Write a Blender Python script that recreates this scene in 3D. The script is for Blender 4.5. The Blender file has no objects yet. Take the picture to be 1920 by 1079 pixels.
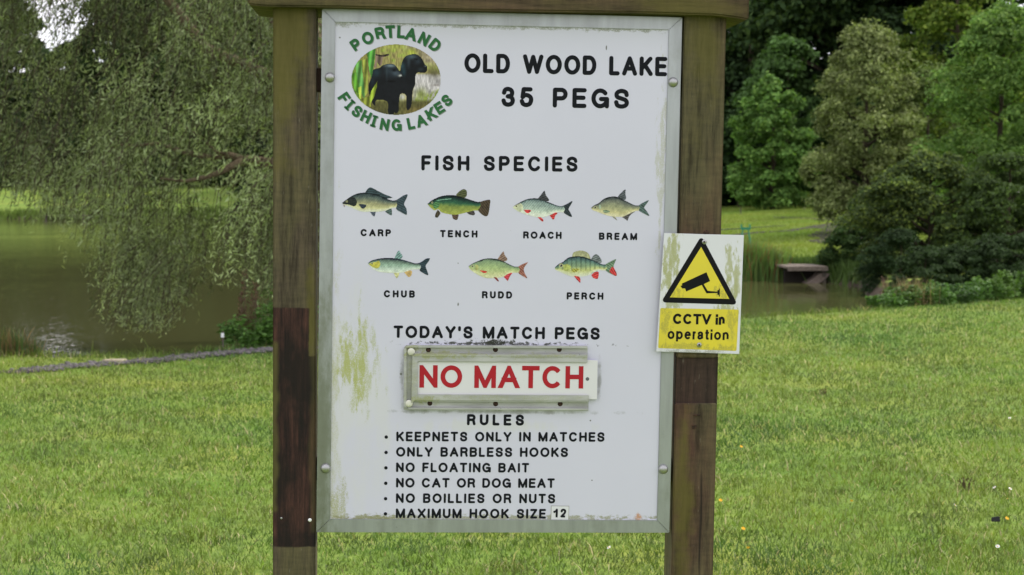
import bpy, bmesh, math, random
import numpy as np
from mathutils import Vector, Matrix, geometry, Euler
rng = np.random.default_rng(7); random.seed(7)
sc = bpy.context.scene; COL = sc.collection

# ---------------------------------------------------------------- camera
FPX = 3000.0; PITCH = math.radians(3.41); CAM = Vector((0, 0, 1.5))
cd = bpy.data.cameras.new('camera'); cam = bpy.data.objects.new('camera', cd); COL.objects.link(cam)
cam.location = CAM; cam.rotation_euler = (math.pi/2 - PITCH, 0, 0)
cd.sensor_width = 36; cd.lens = 36*FPX/1920; cd.clip_end = 3000; cd.clip_start = 0.05
cd.dof.use_dof = True; cd.dof.focus_distance = 3.65; cd.dof.aperture_fstop = 10.0
sc.camera = cam
# ---------------------------------------------------------------- world, sun, exposure
SUN_EL, SUN_AZ = math.radians(50), math.radians(72)     # azimuth measured from +Y (view direction) towards +X
w = bpy.data.worlds.new('World'); sc.world = w; w.use_nodes = True
nt = w.node_tree; bg = nt.nodes['Background']
sky = nt.nodes.new('ShaderNodeTexSky'); sky.sky_type = 'NISHITA'; sky.sun_disc = False
sky.sun_elevation = SUN_EL; sky.sun_rotation = SUN_AZ; sky.air_density = 1.0; sky.dust_density = 1.5
tc = nt.nodes.new('ShaderNodeTexCoord'); nz = nt.nodes.new('ShaderNodeTexNoise'); nz.inputs['Scale'].default_value = 2.6
nz.inputs['Detail'].default_value = 8; nz.inputs['Roughness'].default_value = .6
cr = nt.nodes.new('ShaderNodeValToRGB'); cr.color_ramp.elements[0].position = .34; cr.color_ramp.elements[1].position = .54
mx = nt.nodes.new('ShaderNodeMix'); mx.data_type = 'RGBA'; mx.inputs['B'].default_value = (8.5, 8.3, 8.9, 1)
nt.links.new(tc.outputs['Generated'], nz.inputs['Vector']); nt.links.new(nz.outputs['Fac'], cr.inputs['Fac'])
nt.links.new(cr.outputs['Color'], mx.inputs['Factor']); nt.links.new(sky.outputs['Color'], mx.inputs['A'])
nt.links.new(mx.outputs['Result'], bg.inputs['Color']); bg.inputs['Strength'].default_value = 0.15
sl = bpy.data.lights.new('sun', 'SUN'); sl.energy = 2.2; sl.angle = math.radians(5); sl.color = (1, .95, .86)
so = bpy.data.objects.new('sun', sl); COL.objects.link(so); so.location = (10, 10, 30)
sd_ = Vector((math.sin(SUN_AZ)*math.cos(SUN_EL), math.cos(SUN_AZ)*math.cos(SUN_EL), math.sin(SUN_EL)))
so.rotation_euler = sd_.to_track_quat('Z', 'Y').to_euler()
sc.view_settings.view_transform = 'Standard'; sc.view_settings.look = 'None'
sc.view_settings.exposure = 0.54; sc.view_settings.gamma = 1; sc.view_settings.use_curve_mapping = False

# ---------------------------------------------------------------- helpers
FW = Vector((0, math.cos(PITCH), -math.sin(PITCH))); RT = Vector((1, 0, 0)); UP = RT.cross(FW)
def ray(px, py): return FW + RT*((px-960)/FPX) - UP*((py-539.5)/FPX)
def at(px, py, D):
    """point seen at this pixel, D metres away along +Y"""
    r = ray(px, py); return CAM + r*(D/r.y)
def tag(o, label=None, cat=None, group=None, kind=None):
    if label: o['label'] = label
    if cat: o['category'] = cat
    if group: o['group'] = group
    if kind: o['kind'] = kind
    return o
def link(name, me, mat=None, parent=None):
    o = bpy.data.objects.new(name, me); COL.objects.link(o)
    if mat is not None and me is not None: me.materials.append(mat)
    if parent is not None: o.parent = parent
    return o
def empty(name, loc=(0, 0, 0), rz=0):
    o = bpy.data.objects.new(name, None); COL.objects.link(o); o.location = loc; o.rotation_euler = (0, 0, rz)
    o.empty_display_size = .2; return o
def arr_mesh(name, V, F, col=None, smooth=False):
    """V (n,3), F (m,k) arrays; col (n,3) per-vertex colour"""
    V = np.asarray(V, np.float32); F = np.asarray(F, np.int32)
    me = bpy.data.meshes.new(name); me.vertices.add(len(V)); me.vertices.foreach_set('co', V.ravel())
    k = F.shape[1]; me.loops.add(F.size); me.loops.foreach_set('vertex_index', F.ravel())
    me.polygons.add(len(F)); me.polygons.foreach_set('loop_start', np.arange(0, F.size, k, dtype=np.int32))
    me.polygons.foreach_set('loop_total', np.full(len(F), k, np.int32))
    if smooth: me.polygons.foreach_set('use_smooth', np.ones(len(F), bool))
    if col is not None:
        a = me.color_attributes.new('col', 'FLOAT_COLOR', 'POINT')
        c = np.ones((len(V), 4), np.float32); c[:, :3] = col; a.data.foreach_set('color', c.ravel())
    me.update(calc_edges=True); return me
def pyd(name, V, F):
    me = bpy.data.meshes.new(name); me.from_pydata([tuple(v) for v in V], [], [tuple(f) for f in F]); me.update(); return me
def vnoise(P, scale, seed=0):
    """cheap smooth value noise on (n,d) points"""
    P = np.asarray(P, float)*scale; out = np.zeros(len(P)); d = P.shape[1]
    i = np.floor(P).astype(np.int64); f = P-i; f = f*f*(3-2*f)
    for c in range(2**d):
        wgt = np.ones(len(P)); h = np.full(len(P), seed*7919+13, np.int64)
        for k in range(d):
            b = (c >> k) & 1; wgt *= f[:, k] if b else 1-f[:, k]
            h = (h*1103515245 + (i[:, k]+b)*(374761393+k*668265263)) & 0x7fffffff
        h ^= h >> 13; h = (h*1274126177) & 0x7fffffff; h ^= h >> 16
        out += wgt*((h & 0xffff)/65535.)
    return out
def fbm(P, scale, seed=0, o=3):
    s = 0; a = 1; t = 0
    for k in range(o): s = s+a*vnoise(P, scale*2**k, seed+k); t += a; a *= .5
    return s/t

class M:
    """small node-material builder"""
    def __init__(s, name, rough=.6, spec=.4, metal=0, color=(.5, .5, .5)):
        s.m = bpy.data.materials.new(name); s.m.use_nodes = True; s.t = s.m.node_tree
        s.b = s.t.nodes['Principled BSDF']; s.b.inputs['Roughness'].default_value = rough
        s.b.inputs['Specular IOR Level'].default_value = spec; s.b.inputs['Metallic'].default_value = metal
        s.b.inputs['Base Color'].default_value = (*color, 1); s._tc = None
    def n(s, typ, **k):
        x = s.t.nodes.new('ShaderNode'+typ)
        for a, v in k.items():
            if a.startswith('i_'):
                x.inputs[a[2:].replace('_', ' ')].default_value = v
            else: setattr(x, a, v)
        return x
    def l(s, a, b): s.t.links.new(a, b)
    def oc(s):
        if s._tc is None: s._tc = s.n('TexCoord').outputs['Object']
        return s._tc
    def mapv(s, scale=(1, 1, 1), loc=(0, 0, 0)):
        m = s.n('Mapping'); m.inputs['Scale'].default_value = scale; m.inputs['Location'].default_value = loc
        s.l(s.oc(), m.inputs['Vector']); return m.outputs['Vector']
    def noise(s, scale, vec=None, detail=4, rough=.55, out='Fac'):
        x = s.n('TexNoise'); x.inputs['Scale'].default_value = scale; x.inputs['Detail'].default_value = detail
        x.inputs['Roughness'].default_value = rough; s.l(vec or s.oc(), x.inputs['Vector']); return x.outputs[out]
    def ramp(s, fac, stops):
        r = s.n('ValToRGB'); e = r.color_ramp.elements
        while len(e) < len(stops): e.new(.5)
        for k, (p, c) in enumerate(stops):
            e[k].position = p; e[k].color = (*c, 1) if not isinstance(c, (int, float)) else (c, c, c, 1)
        s.l(fac, r.inputs['Fac']); return r.outputs['Color']
    def mix(s, fac, a, b, mode='MIX'):
        x = s.n('Mix', data_type='RGBA', blend_type=mode)
        for key, v in (('Factor', fac), ('A', a), ('B', b)):
            if isinstance(v, (tuple, list)): x.inputs[key].default_value = (*v, 1)
            elif isinstance(v, (int, float)): x.inputs[key].default_value = v
            else: s.l(v, x.inputs[key])
        return x.outputs['Result']
    def math(s, op, a, b=0.):
        x = s.n('Math', operation=op)
        for k, v in enumerate((a, b)):
            if isinstance(v, (int, float)): x.inputs[k].default_value = v
            else: s.l(v, x.inputs[k])
        return x.outputs[0]
    def blob(s, cx, cz, rx, rz, nscale=60, thr=.5, soft=.08, stretch=1., amount=1.):
        """speckled stain or painted shade: elliptical falloff + noise, thresholded. In the object's x-z plane"""
        m = s.n('Mapping', vector_type='POINT'); s.l(s.oc(), m.inputs['Vector'])
        m.inputs['Location'].default_value = (-cx/rx, 0, -cz/rz); m.inputs['Scale'].default_value = (1/rx, 0, 1/rz)
        ln = s.n('VectorMath', operation='LENGTH'); s.l(m.outputs[0], ln.inputs[0])
        fall = s.math('SUBTRACT', 1.0, ln.outputs['Value'])
        nz = s.noise(nscale*3.2, s.mapv((1, 1, 1/stretch)), 4, .75); nc = s.noise(nscale*.6, s.mapv((1, 1, .55/stretch)), 4, .6)
        sp2 = s.noise(nscale*4.2, None, 3, .7)
        v = s.math('ADD', s.math('MULTIPLY', fall, .6), s.math('ADD', s.math('MULTIPLY', s.math('SUBTRACT', nz, .5), .7), s.math('MULTIPLY', s.math('SUBTRACT', nc, .5), 2.3)))
        r = s.n('MapRange', interpolation_type='SMOOTHSTEP'); s.l(v, r.inputs['Value'])
        r.inputs['From Min'].default_value = thr-.5-soft+.04; r.inputs['From Max'].default_value = thr-.5+soft+.30
        r.inputs['To Max'].default_value = amount
        if nscale < 60: return r.outputs['Result']
        q = s.math('ADD', sp2, s.math('MULTIPLY', r.outputs['Result'], .22)); k = s.n('MapRange', interpolation_type='SMOOTHSTEP'); s.l(q, k.inputs['Value'])
        k.inputs['From Min'].default_value = .50; k.inputs['From Max'].default_value = .66
        return s.math('MULTIPLY', s.math('POWER', r.outputs['Result'], .7), s.math('ADD', s.math('MULTIPLY', k.outputs['Result'], .85), .15))
    def box(s, x0, x1, z0, z1, soft=.002, wob=.0, wscale=30):
        sp = s.n('SeparateXYZ'); v = s.oc()
        if wob:
            nz = s.n('TexNoise'); nz.inputs['Scale'].default_value = wscale; s.l(v, nz.inputs['Vector'])
            a = s.n('VectorMath', operation='SUBTRACT'); s.l(nz.outputs['Color'], a.inputs[0]); a.inputs[1].default_value = (.5, .5, .5)
            b = s.n('VectorMath', operation='SCALE'); s.l(a.outputs[0], b.inputs[0]); b.inputs['Scale'].default_value = wob
            c = s.n('VectorMath', operation='ADD'); s.l(b.outputs[0], c.inputs[0]); s.l(v, c.inputs[1]); v = c.outputs[0]
        s.l(v, sp.inputs[0])
        def st(o, e, sign):
            r = s.n('MapRange', interpolation_type='SMOOTHSTEP'); s.l(o, r.inputs['Value'])
            r.inputs['From Min'].default_value = e-soft; r.inputs['From Max'].default_value = e+soft
            if sign < 0: r.inputs['To Min'].default_value = 1; r.inputs['To Max'].default_value = 0
            return r.outputs['Result']
        return s.math('MULTIPLY', s.math('MULTIPLY', st(sp.outputs[0], x0, 1), st(sp.outputs[0], x1, -1)),
                      s.math('MULTIPLY', st(sp.outputs[2], z0, 1), st(sp.outputs[2], z1, -1)))
    def base(s, c): s.l(c, s.b.inputs['Base Color']); return s
    def bump(s, h, strength=.3, dist=.002):
        x = s.n('Bump'); x.inputs['Strength'].default_value = strength; x.inputs['Distance'].default_value = dist
        s.l(h, x.inputs['Height']); s.l(x.outputs[0], s.b.inputs['Normal']); return s

def leaf_mat(name, trans=.35, rough=.55, spec=.25, gain=1.0):
    m = M(name, rough, spec); a = m.n('Attribute', attribute_name='col'); c = a.outputs['Color']
    if gain != 1: c = m.mix(1.0, c, (gain, gain, gain), 'MULTIPLY')
    m.base(c); t = m.n('BsdfTranslucent'); m.l(m.mix(1.0, c, (1.0, 1.15, .55), 'MULTIPLY'), t.inputs['Color'])
    ms = m.n('MixShader'); ms.inputs[0].default_value = trans; m.l(m.b.outputs[0], ms.inputs[1]); m.l(t.outputs[0], ms.inputs[2])
    m.l(ms.outputs[0], m.t.nodes['Material Output'].inputs['Surface']); return m.m

def flat_mat(name, c, rough=.5, spec=.3, metal=0, var=0):
    m = M(name, rough, spec, metal, c)
    if var:
        n = m.noise(25, None, 4)
        m.base(m.ramp(n, [(.3, tuple(x*(1-var) for x in c)), (.7, tuple(x*(1+var) for x in c))]))
    return m.m

def s2l(c, g=1.0):
    """observed print colour (sRGB under the photo's light) to reflectance"""
    c = np.asarray(c, float)/255.; l = np.where(c <= .04045, c/12.92, ((c+.055)/1.055)**2.4)
    return np.minimum(l/np.array([g*.95, g*.98, g*1.06]), .9)

# ---------------------------------------------------------------- terrain
LAKE = np.array([(-90, 9), (-20, 13.6), (-8, 14.6), (-4.7, 15.0), (-3.2, 15.1), (-2.95, 15.9), (-2.2, 16.7), (.5, 18.0), (2.87, 19.7), (4.3, 20.7), (5.3, 22.5),
                 (6.2, 27), (6.9, 32), (6.6, 34), (5.3, 34.7), (3.5, 35), (1, 38), (-1, 45), (-4, 60), (-8, 85), (-13, 108), (-22, 112.5),
                 (-60, 112), (-95, 100), (-110, 60)], float)
WATER_Z = -.40
def lake_sd(P):
    P = np.asarray(P, float); n = len(LAKE); dmin = np.full(len(P), 1e9); ins = np.zeros(len(P), bool)
    for i in range(n):
        a = LAKE[i]; b = LAKE[(i+1) % n]; ab = b-a
        t = np.clip(((P-a)@ab)/(ab@ab), 0, 1); d = np.hypot(*(P-a-t[:, None]*ab).T); dmin = np.minimum(dmin, d)
        c = ((a[1] > P[:, 1]) != (b[1] > P[:, 1])); den = (b[1]-a[1]) if b[1] != a[1] else 1e-9
        ins ^= c & (P[:, 0] < a[0]+(P[:, 1]-a[1])/den*(b[0]-a[0]))
    return np.where(ins, -dmin, dmin)
def sm(x, a, b):
    t = np.clip((x-a)/(b-a), 0, 1); return t*t*(3-2*t)
def terrain(P):
    P = np.asarray(P, float); x, y = P[:, 0], P[:, 1]; sd = lake_sd(P) + .18*(vnoise(P, 1.3, 3)-.5)
    near = -.45+.45*sm(sd, -.1, .45)
    far = -.45+.32*sm(sd, -.1, .5)
    left = sm(-x-.12*y, 0, 4)*sm(y, 70, 95)
    slope = .0505*(1-left)+0.086*left; cap = 1.5*(1-left)+3.3*left
    far = np.minimum(far+slope*np.maximum(sd-.3, 0), cap)
    k = sm(y, 23, 33)
    h = near*(1-k)+far*k
    h = np.where(sd < -.1, -.45-np.minimum(.9, (-sd)*.35), h)
    land = sm(sd, .2, 1.5)
    h = h+land*(.05*(fbm(P, .35, 5)-.5)+.012*(vnoise(P, 2.1, 9)-.5))
    return h
def ground_at(px, py, d0=4., d1=300.):
    r = ray(px, py); r = r/r.y; ds = np.geomspace(d0, d1, 1500)
    pts = np.array(CAM)[None]+ds[:, None]*np.array(r)[None]; h = np.maximum(terrain(pts[:, :2]), WATER_Z)
    i = np.argmax(pts[:, 2] < h); return Vector((pts[i, 0], pts[i, 1], h[i]))
def gz(x, y): return float(terrain(np.array([[x, y]]))[0])

def axis_lines(a, b, step, lo, hi, g=1.07, mid=None):
    xs = list(np.arange(a, b+1e-6, step)); s = step; v = b
    while v < hi: s *= g; v += s; xs.append(v)
    s = step; v = a; pre = []
    while v > lo: s *= g; v -= s; pre.append(v)
    return np.array(pre[::-1]+xs)
xs = axis_lines(-14, 14, .27, -700, 700, 1.06)
ys = np.concatenate([axis_lines(4, 42, .25, -60, 42, 1.1), np.arange(42.6, 60, .6), np.arange(61, 165, 1.0)])
s = 1.; v = ys[-1]; ex = []
while v < 1500: s *= 1.12; v += s; ex.append(v)
ys = np.concatenate([ys[ys <= 42.01], ys[ys > 42.01], ex]); ys = np.unique(np.round(ys, 3))
XX, YY = np.meshgrid(xs, ys); P2 = np.stack([XX.ravel(), YY.ravel()], 1)
Z = np.concatenate([terrain(c) for c in np.array_split(P2, 8)])
nx, ny = len(xs), len(ys); idx = np.arange(nx*ny).reshape(ny, nx)
F = np.stack([idx[:-1, :-1].ravel(), idx[:-1, 1:].ravel(), idx[1:, 1:].ravel(), idx[1:, :-1].ravel()], 1)
gm = M('lawn', .9, .15)
n1 = gm.noise(.9, None, 5); n2 = gm.noise(14, None, 6, .7); n3 = gm.noise(.22, None, 3)
c1 = gm.ramp(n2, [(.25, (.065, .110, .020)), (.5, (.15, .225, .040)), (.75, (.24, .28, .075))])
c2 = gm.ramp(n1, [(.3, (.75, .9, .6)), (.5, (1, 1, 1)), (.72, (1.45, 1.15, 1.1))])
cc = gm.mix(1., c1, c2, 'MULTIPLY'); c3 = gm.ramp(n3, [(.35, (.9, .95, .9)), (.65, (1.15, 1.08, 1.0))]); cc = gm.mix(1., cc, c3, 'MULTIPLY')
sz = gm.n('SeparateXYZ'); gm.l(gm.oc(), sz.inputs[0])
mr = gm.n('MapRange'); gm.l(sz.outputs[2], mr.inputs[0]); mr.inputs['From Min'].default_value = -.24; mr.inputs['From Max'].default_value = -.12
cc = gm.mix(mr.outputs[0], (.055, .042, .028), cc)
gm.base(cc).bump(n2, .6, .03)
g = link('ground', arr_mesh('ground', np.stack([P2[:, 0], P2[:, 1], Z], 1), F, None, True), gm.m); tag(g, kind='structure')

wm = M('lake_water', .045, .5, 0, (.074, .076, .028)); wm.b.inputs['IOR'].default_value = 1.33
nv = wm.noise(1.0, wm.mapv((5, 1.6, 1)), 3, .5); nv2 = wm.noise(1.0, wm.mapv((22, 7, 1)), 2, .5); n4 = wm.noise(.12, None, 2)
hh = wm.math('ADD', nv, wm.math('MULTIPLY', nv2, .35)); wm.bump(wm.math('MULTIPLY', hh, n4), .26, .05)
wq = link('lake', pyd('lake', [(-130, 5, WATER_Z), (14, 5, WATER_Z), (14, 125, WATER_Z), (-130, 125, WATER_Z)], [(0, 1, 2, 3)]), wm.m)
tag(wq, kind='structure')

# ---------------------------------------------------------------- paths
def ribbon(name, pts, wid, mat, lift=.006, sub=6, kind='structure', ends=True):
    """strip of ground laid along points (x,y), following the terrain"""
    pts = [np.array(p[:2], float) for p in pts]; P = []
    for i in range(len(pts)-1):
        for k in range(sub): P.append(pts[i]+(pts[i+1]-pts[i])*k/sub)
    P.append(pts[-1]); P = np.array(P); T = np.gradient(P, axis=0); T /= np.linalg.norm(T, axis=1)[:, None]+1e-9
    N = np.stack([-T[:, 1], T[:, 0]], 1); n = len(P); wv = wid*(.65+.7*np.random.default_rng(3).random((n, 2)))/2
    if ends: wv[0] *= .2; wv[-1] *= .2
    A = P+N*wv[:, :1]; B = P-N*wv[:, 1:]; C = (A+B)/2; R = np.stack([A, C, B], 1).reshape(-1, 2)
    V = np.concatenate([R, (terrain(R)+lift)[:, None]], 1); V[1::3, 2] += .008
    F = [(3*i+k, 3*i+k+3, 3*i+k+4, 3*i+k+1) for i in range(n-1) for k in range(2)]
    o = link(name, pyd(name, V, F), mat); tag(o, kind=kind); return o
pm = M('path_grit', .95, .1); pn = pm.noise(35, None, 5, .7)
pm.base(pm.ramp(pn, [(.3, (.018, .014, .014)), (.5, (.05, .040, .044)), (.72, (.13, .108, .115))])).bump(pn, .8, .02)
pathpts = [ground_at(x, y) for x, y in ((-420, 712), (-200, 708), (0, 699), (60, 697), (120, 691), (200, 684), (300, 677), (380, 668), (450, 662), (520, 657))]
pathpts += [Vector((.2, 16.6, 0)), Vector((2.2, 18.0, 0))]
ribbon('path', pathpts, .25, pm.m, .006)
for pts_, wd in ([(1330, 452), (1400, 440), (1430, 437), (1470, 436), (1500, 431), (1540, 425), (1590, 417)], .55), ([(1570, 422), (1582, 432), (1588, 445), (1592, 462)], 1.6), ([(1450, 409), (1500, 411), (1560, 414), (1600, 417)], .35):
    ribbon('path', [ground_at(x, y, 30) for x, y in pts_], wd, pm.m, .03, 4)
# loose stones along the near path
def stones(name, pts, n, wid, smin, smax, mat, seed):
    r = np.random.default_rng(seed); pts = np.array([p[:2] for p in pts]); seg = r.integers(0, len(pts)-1, n); t = r.random(n)[:, None]
    P = pts[seg]*(1-t)+pts[seg+1]*t+r.normal(0, wid, (n, 2)); z = terrain(P)
    ico = bmesh.new(); bmesh.ops.create_icosphere(ico, subdivisions=1, radius=1); bv = np.array([v.co for v in ico.verts]); bf = np.array([[v.index for v in f.verts] for f in ico.faces]); ico.free()
    V = []; Fc = []
    for i in range(n):
        s_ = r.uniform(smin, smax)*np.array([1, r.uniform(.6, 1), r.uniform(.35, .6)]); a = r.random()*6.28; q = bv*(1+.25*(r.random((len(bv), 1))-.5))*s_
        V.append(np.stack([q[:, 0]*math.cos(a)-q[:, 1]*math.sin(a)+P[i, 0], q[:, 0]*math.sin(a)+q[:, 1]*math.cos(a)+P[i, 1], q[:, 2]+z[i]+.012], 1)); Fc.append(bf+i*len(bv))
    V = np.concatenate(V); c = np.repeat(r.uniform(.4, 1.3, n), len(bv))[:, None]*np.array([.125, .112, .115])
    o = link(name, arr_mesh(name, V, np.concatenate(Fc), c), mat); return o
colm = M('stone_grit', .9, .2); colm.base(colm.n('Attribute', attribute_name='col').outputs['Color'])
tag(stones('path_gravel', pathpts[3:], 2200, .075, .008, .030, colm.m, 4), 'purplish grey stone chippings strewn along the worn strip by the near shore', 'gravel', None, 'stuff')

# ---------------------------------------------------------------- vegetation
def rots(n, r):
    v = r.normal(size=(n, 3)); return v/np.linalg.norm(v, axis=1)[:, None]
def leaves(C, A, N, L, W, col, fold=.0):
    """rhombic leaves. C centre, A long axis, N normal, L length, W width (arrays)"""
    A = A/np.linalg.norm(A, axis=1)[:, None]; S = np.cross(A, N); S /= np.linalg.norm(S, axis=1)[:, None]+1e-9
    L = np.broadcast_to(L, len(C))[:, None]; W = np.broadcast_to(W, len(C))[:, None]
    V = np.stack([C-A*L/2, C+S*W/2+A*L*.02, C+A*L/2, C-S*W/2+A*L*.02], 1).reshape(-1, 3)
    F = np.arange(len(C)*4).reshape(-1, 4); return V, F, np.repeat(col, 4, axis=0)
def tube(bm_v, bm_f, pts, rad, n=7):
    """append a tapered tube along pts"""
    pts = [Vector(p) for p in pts]; base = len(bm_v)
    for i, p in enumerate(pts):
        t = (pts[min(i+1, len(pts)-1)]-pts[max(i-1, 0)]).normalized(); a = t.orthogonal().normalized() if abs(t.z) < .99 else Vector((1, 0, 0)); a = (a-t*a.dot(t)).normalized(); b = t.cross(a)
        for k in range(n):
            an = 2*math.pi*k/n; bm_v.append(tuple(p+(a*math.cos(an)+b*math.sin(an))*rad[i]))
    for i in range(len(pts)-1):
        for k in range(n):
            k2 = (k+1) % n; bm_f.append((base+i*n+k, base+i*n+k2, base+(i+1)*n+k2, base+(i+1)*n+k))
    bm_f.append(tuple(base+k for k in range(n))[::-1]); bm_f.append(tuple(base+(len(pts)-1)*n+k for k in range(n)))
bk = M('bark', .95, .1); bn = bk.noise(9, bk.mapv((3, 3, .6)), 6, .7)
bk.base(bk.ramp(bn, [(.3, (.022, .018, .012)), (.7, (.09, .072, .048))])).bump(bn, .8, .03); BARK = bk.m
LEAF = leaf_mat('leaf', .30, .7, .12); WLEAF = leaf_mat('willow_leaf', .34, .6, .2)

def crown_mesh(name, h, rx, ry, z0, nb, per, ll, lw, col, seed, flat=.6, brad=(.2, .34), tipcol=None, droop=.15, shape='bush', core=.55):
    r = np.random.default_rng(seed); d = rots(nb, r); rr = r.random(nb)**core
    zc = (z0+h)/2; hz = (h-z0)/2; B = d*rr[:, None]*np.array([rx, ry, hz])*.86
    if shape == 'egg': B[:, :2] *= (1-.28*np.clip(B[:, 2:3]/hz, -1, 1))
    if shape == 'bush':
        ze = r.random(nb)**1.15; th = r.random(nb)*6.283; R_ = np.sqrt(np.clip(1-ze**2.9, 0, 1))*(.80+.2*np.sin(ze*3.1))*np.sqrt(r.random(nb)*.8+.2)*.9
        B = np.stack([R_*np.cos(th)*rx, R_*np.sin(th)*ry, (ze*2-1)*hz*.92], 1)
    if shape == 'cone': B[:, :2] *= (1-.62*np.clip((B[:, 2:3]+hz)/(2*hz), 0, 1))*1.35
    br = r.uniform(*brad, nb)*min(rx, hz*1.1); B[:, 2] += zc
    k = r.integers(0, nb, per*nb); n = len(k); dd = rots(n, r); dd[:, 2] = np.where(r.random(n) < .75, np.abs(dd[:, 2]), dd[:, 2])
    rad = (.55+.5*r.random(n)**.6)*br[k]; lump = (.55+.85*vnoise(dd*2.2+B[k], 1.3, seed))*np.where(r.random(n) < .07, 1.35, 1.); off = dd*(rad*lump)[:, None]*np.array([1, 1, flat])
    C = B[k]+off; C[:, 2] -= droop*(np.hypot(off[:, 0], off[:, 1]))**2/np.maximum(br[k], .1)
    N = dd*.6+rots(n, r)*.8+np.array([0, 0, .5]); N /= np.linalg.norm(N, axis=1)[:, None]
    A = rots(n, r)+dd*.5+np.array([0, 0, -.35]); A -= N*(A*N).sum(1)[:, None]
    sz = r.uniform(.65, 1.35, n); bt = r.normal(1, .13, nb)[k]*r.normal(1, .16, n); bt = np.clip(bt, .5, 1.6)[:, None]
    c = np.array(col)[None]*bt
    if tipcol is not None:
        m = (r.random(n) < .30)[:, None]; c = np.where(m, np.array(tipcol)[None]*bt, c)
    V, F, cc = leaves(C, A, N, ll*sz, lw*sz, c)
    return arr_mesh(name, V, F, cc), B
def wood_mesh(name, h, B, tr, seed, lean=(0, 0), nl=14, z0=0):
    r = random.Random(seed); V = []; F = []; top = h*.82
    P = [Vector((lean[0]*t*t+.12*tr*math.sin(t*7+seed)*2, lean[1]*t*t, -.3+(top+.3)*t)) for t in [i/8 for i in range(9)]]
    tube(V, F, P, [tr*(1.25 if i == 0 else 1)*(1-.85*i/8) for i in range(9)], 9)
    for b in sorted(B.tolist(), key=lambda q: r.random())[:nl]:
        b = Vector(b); z = max(z0*.7+.1*h, min(top*.9, b.z-.35*math.hypot(b.x, b.y))); t = (z+.3)/(top+.3); s = P[min(8, int(t*8))]; s = Vector((s.x, s.y, z))
        m = (s+b)/2+Vector((r.uniform(-.1, .1), r.uniform(-.1, .1), .12))*(b-s).length; q = tr*(1-.8*t)*.5
        tube(V, F, [s, s*.35+m*.65+Vector((0, 0, -.05)), m, m*.4+b*.6, b], [q, q*.8, q*.6, q*.4, q*.15], 5)
    return pyd(name, V, F)
def make_tree(name, label, cat, x, y, h, rx, ry, z0, nb, per, ll, lw, col, seed, group=None, rz=0, tr=None, nl=14, lean=(0, 0), z=None, **k):
    e = empty(name, (x, y, gz(x, y)-.02 if z is None else z), rz); tag(e, label, cat, group)
    cm, B = crown_mesh('crown', h, rx, ry, z0, nb, per, ll, lw, col, seed, **k); link('crown', cm, LEAF, e)
    link('trunk', wood_mesh('trunk', h, B, tr or h*.022, seed, lean, nl, z0), BARK, e); return e
def dup_tree(src, x, y, s, rz, label, sz=None):
    r = src.copy(); COL.objects.link(r); r.location = (x, y, gz(x, y)-.02); r.rotation_euler = (0, 0, rz); r.scale = (s, s, sz or s); r['label'] = label
    for ch in src.children:
        c = ch.copy(); COL.objects.link(c); c.parent = r
    return r
def XY(px, D): return (px-960)/FPX*D

# right: wood behind
DK = (.024, .044, .016)
g_r = 'tall dark trees of the wood on the right'
tA = make_tree('woodland_tree', 'tall dark woodland tree rising just right of the sign post, shading the lawn edge', 'tree', XY(1405, 88), 88, 19, 5.4, 5.4, .2, 80, 400, .34, .22, DK, 11, g_r, tr=.35, tipcol=(.04, .075, .022))
tB = make_tree('woodland_tree', 'tall dark tree with paler lobes behind the pale rounded tree', 'tree', XY(1560, 84), 84, 20, 5.6, 5.2, .2, 80, 400, .32, .22, (.034, .064, .02), 23, g_r, tr=.4, tipcol=(.06, .1, .025))
for px, D, s_, rz, src, lb, in ((1330, 96, 1.05, 1.1, tB, 'dark woodland tree mostly hidden by the right-hand post'), (1480, 97, 1.4, 2.3, tA, 'dark woodland tree in the second row above the low bright tree'),
                               (1650, 92, 1.25, 3.3, tB, 'dark woodland tree directly behind the crown of the pale rounded tree'), (1735, 82, .95, .7, tA, 'dark woodland tree left of the yellow-green tree at the top right'),
                               (1840, 90, 1.1, 4.4, tB, 'dark woodland tree at the top right behind the yellow-green tree'), (1950, 80, 1.0, 5.2, tA, 'dark woodland tree cut off by the right edge of the picture'),
                               (1240, 104, 1.1, .4, tA, 'dark woodland tree far behind the sign, to the right of its middle'), (1040, 112, 1.1, 2.0, tB, 'dark woodland tree far behind the middle of the sign'),
                               (820, 122, 1.15, 3.7, tA, 'dark woodland tree far behind the sign, to the left of its middle'), (640, 130, 1.15, 5.0, tB, 'dark woodland tree far behind the left part of the sign'), (2080, 70, .9, 2.2, tB, 'dark woodland tree just outside the right edge')):
    dup_tree(src, XY(px, D), D, s_, rz, lb)
# shrubby understorey closing the foot of the wood
su = make_tree('undergrowth_bush', 'dark low bush at the foot of the wood beside the post', 'bush', XY(1385, 79), 79, 4.6, 3.4, 2.4, .0, 40, 420, .24, .17, (.03, .058, .018), 31, 'dark bushes along the foot of the wood', tr=.12, nl=6)
for px, D, s_, rz, lb in ((1475, 80, .95, 2.0, 'dark low bush behind the upper lawn, below the bright low tree'), (1560, 79, 1.1, 4.1, 'dark low bush where the upper lawn meets the pale rounded tree'), (1650, 76, 1.2, 1.0, 'dark low bush hidden behind the pale rounded tree'),
                          (1760, 72, 1.3, 5.0, 'dark low bush filling the gap behind the layered dark tree'), (1880, 68, 1.3, 3.1, 'dark low bush behind the bright ash-like tree'), (1270, 84, 1.2, .3, 'dark low bush behind the sign at the wood edge'), (1120, 92, 1.4, 2.6, 'dark low bush behind the middle of the sign')):
    dup_tree(su, XY(px, D), D, s_, rz, lb)
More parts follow.
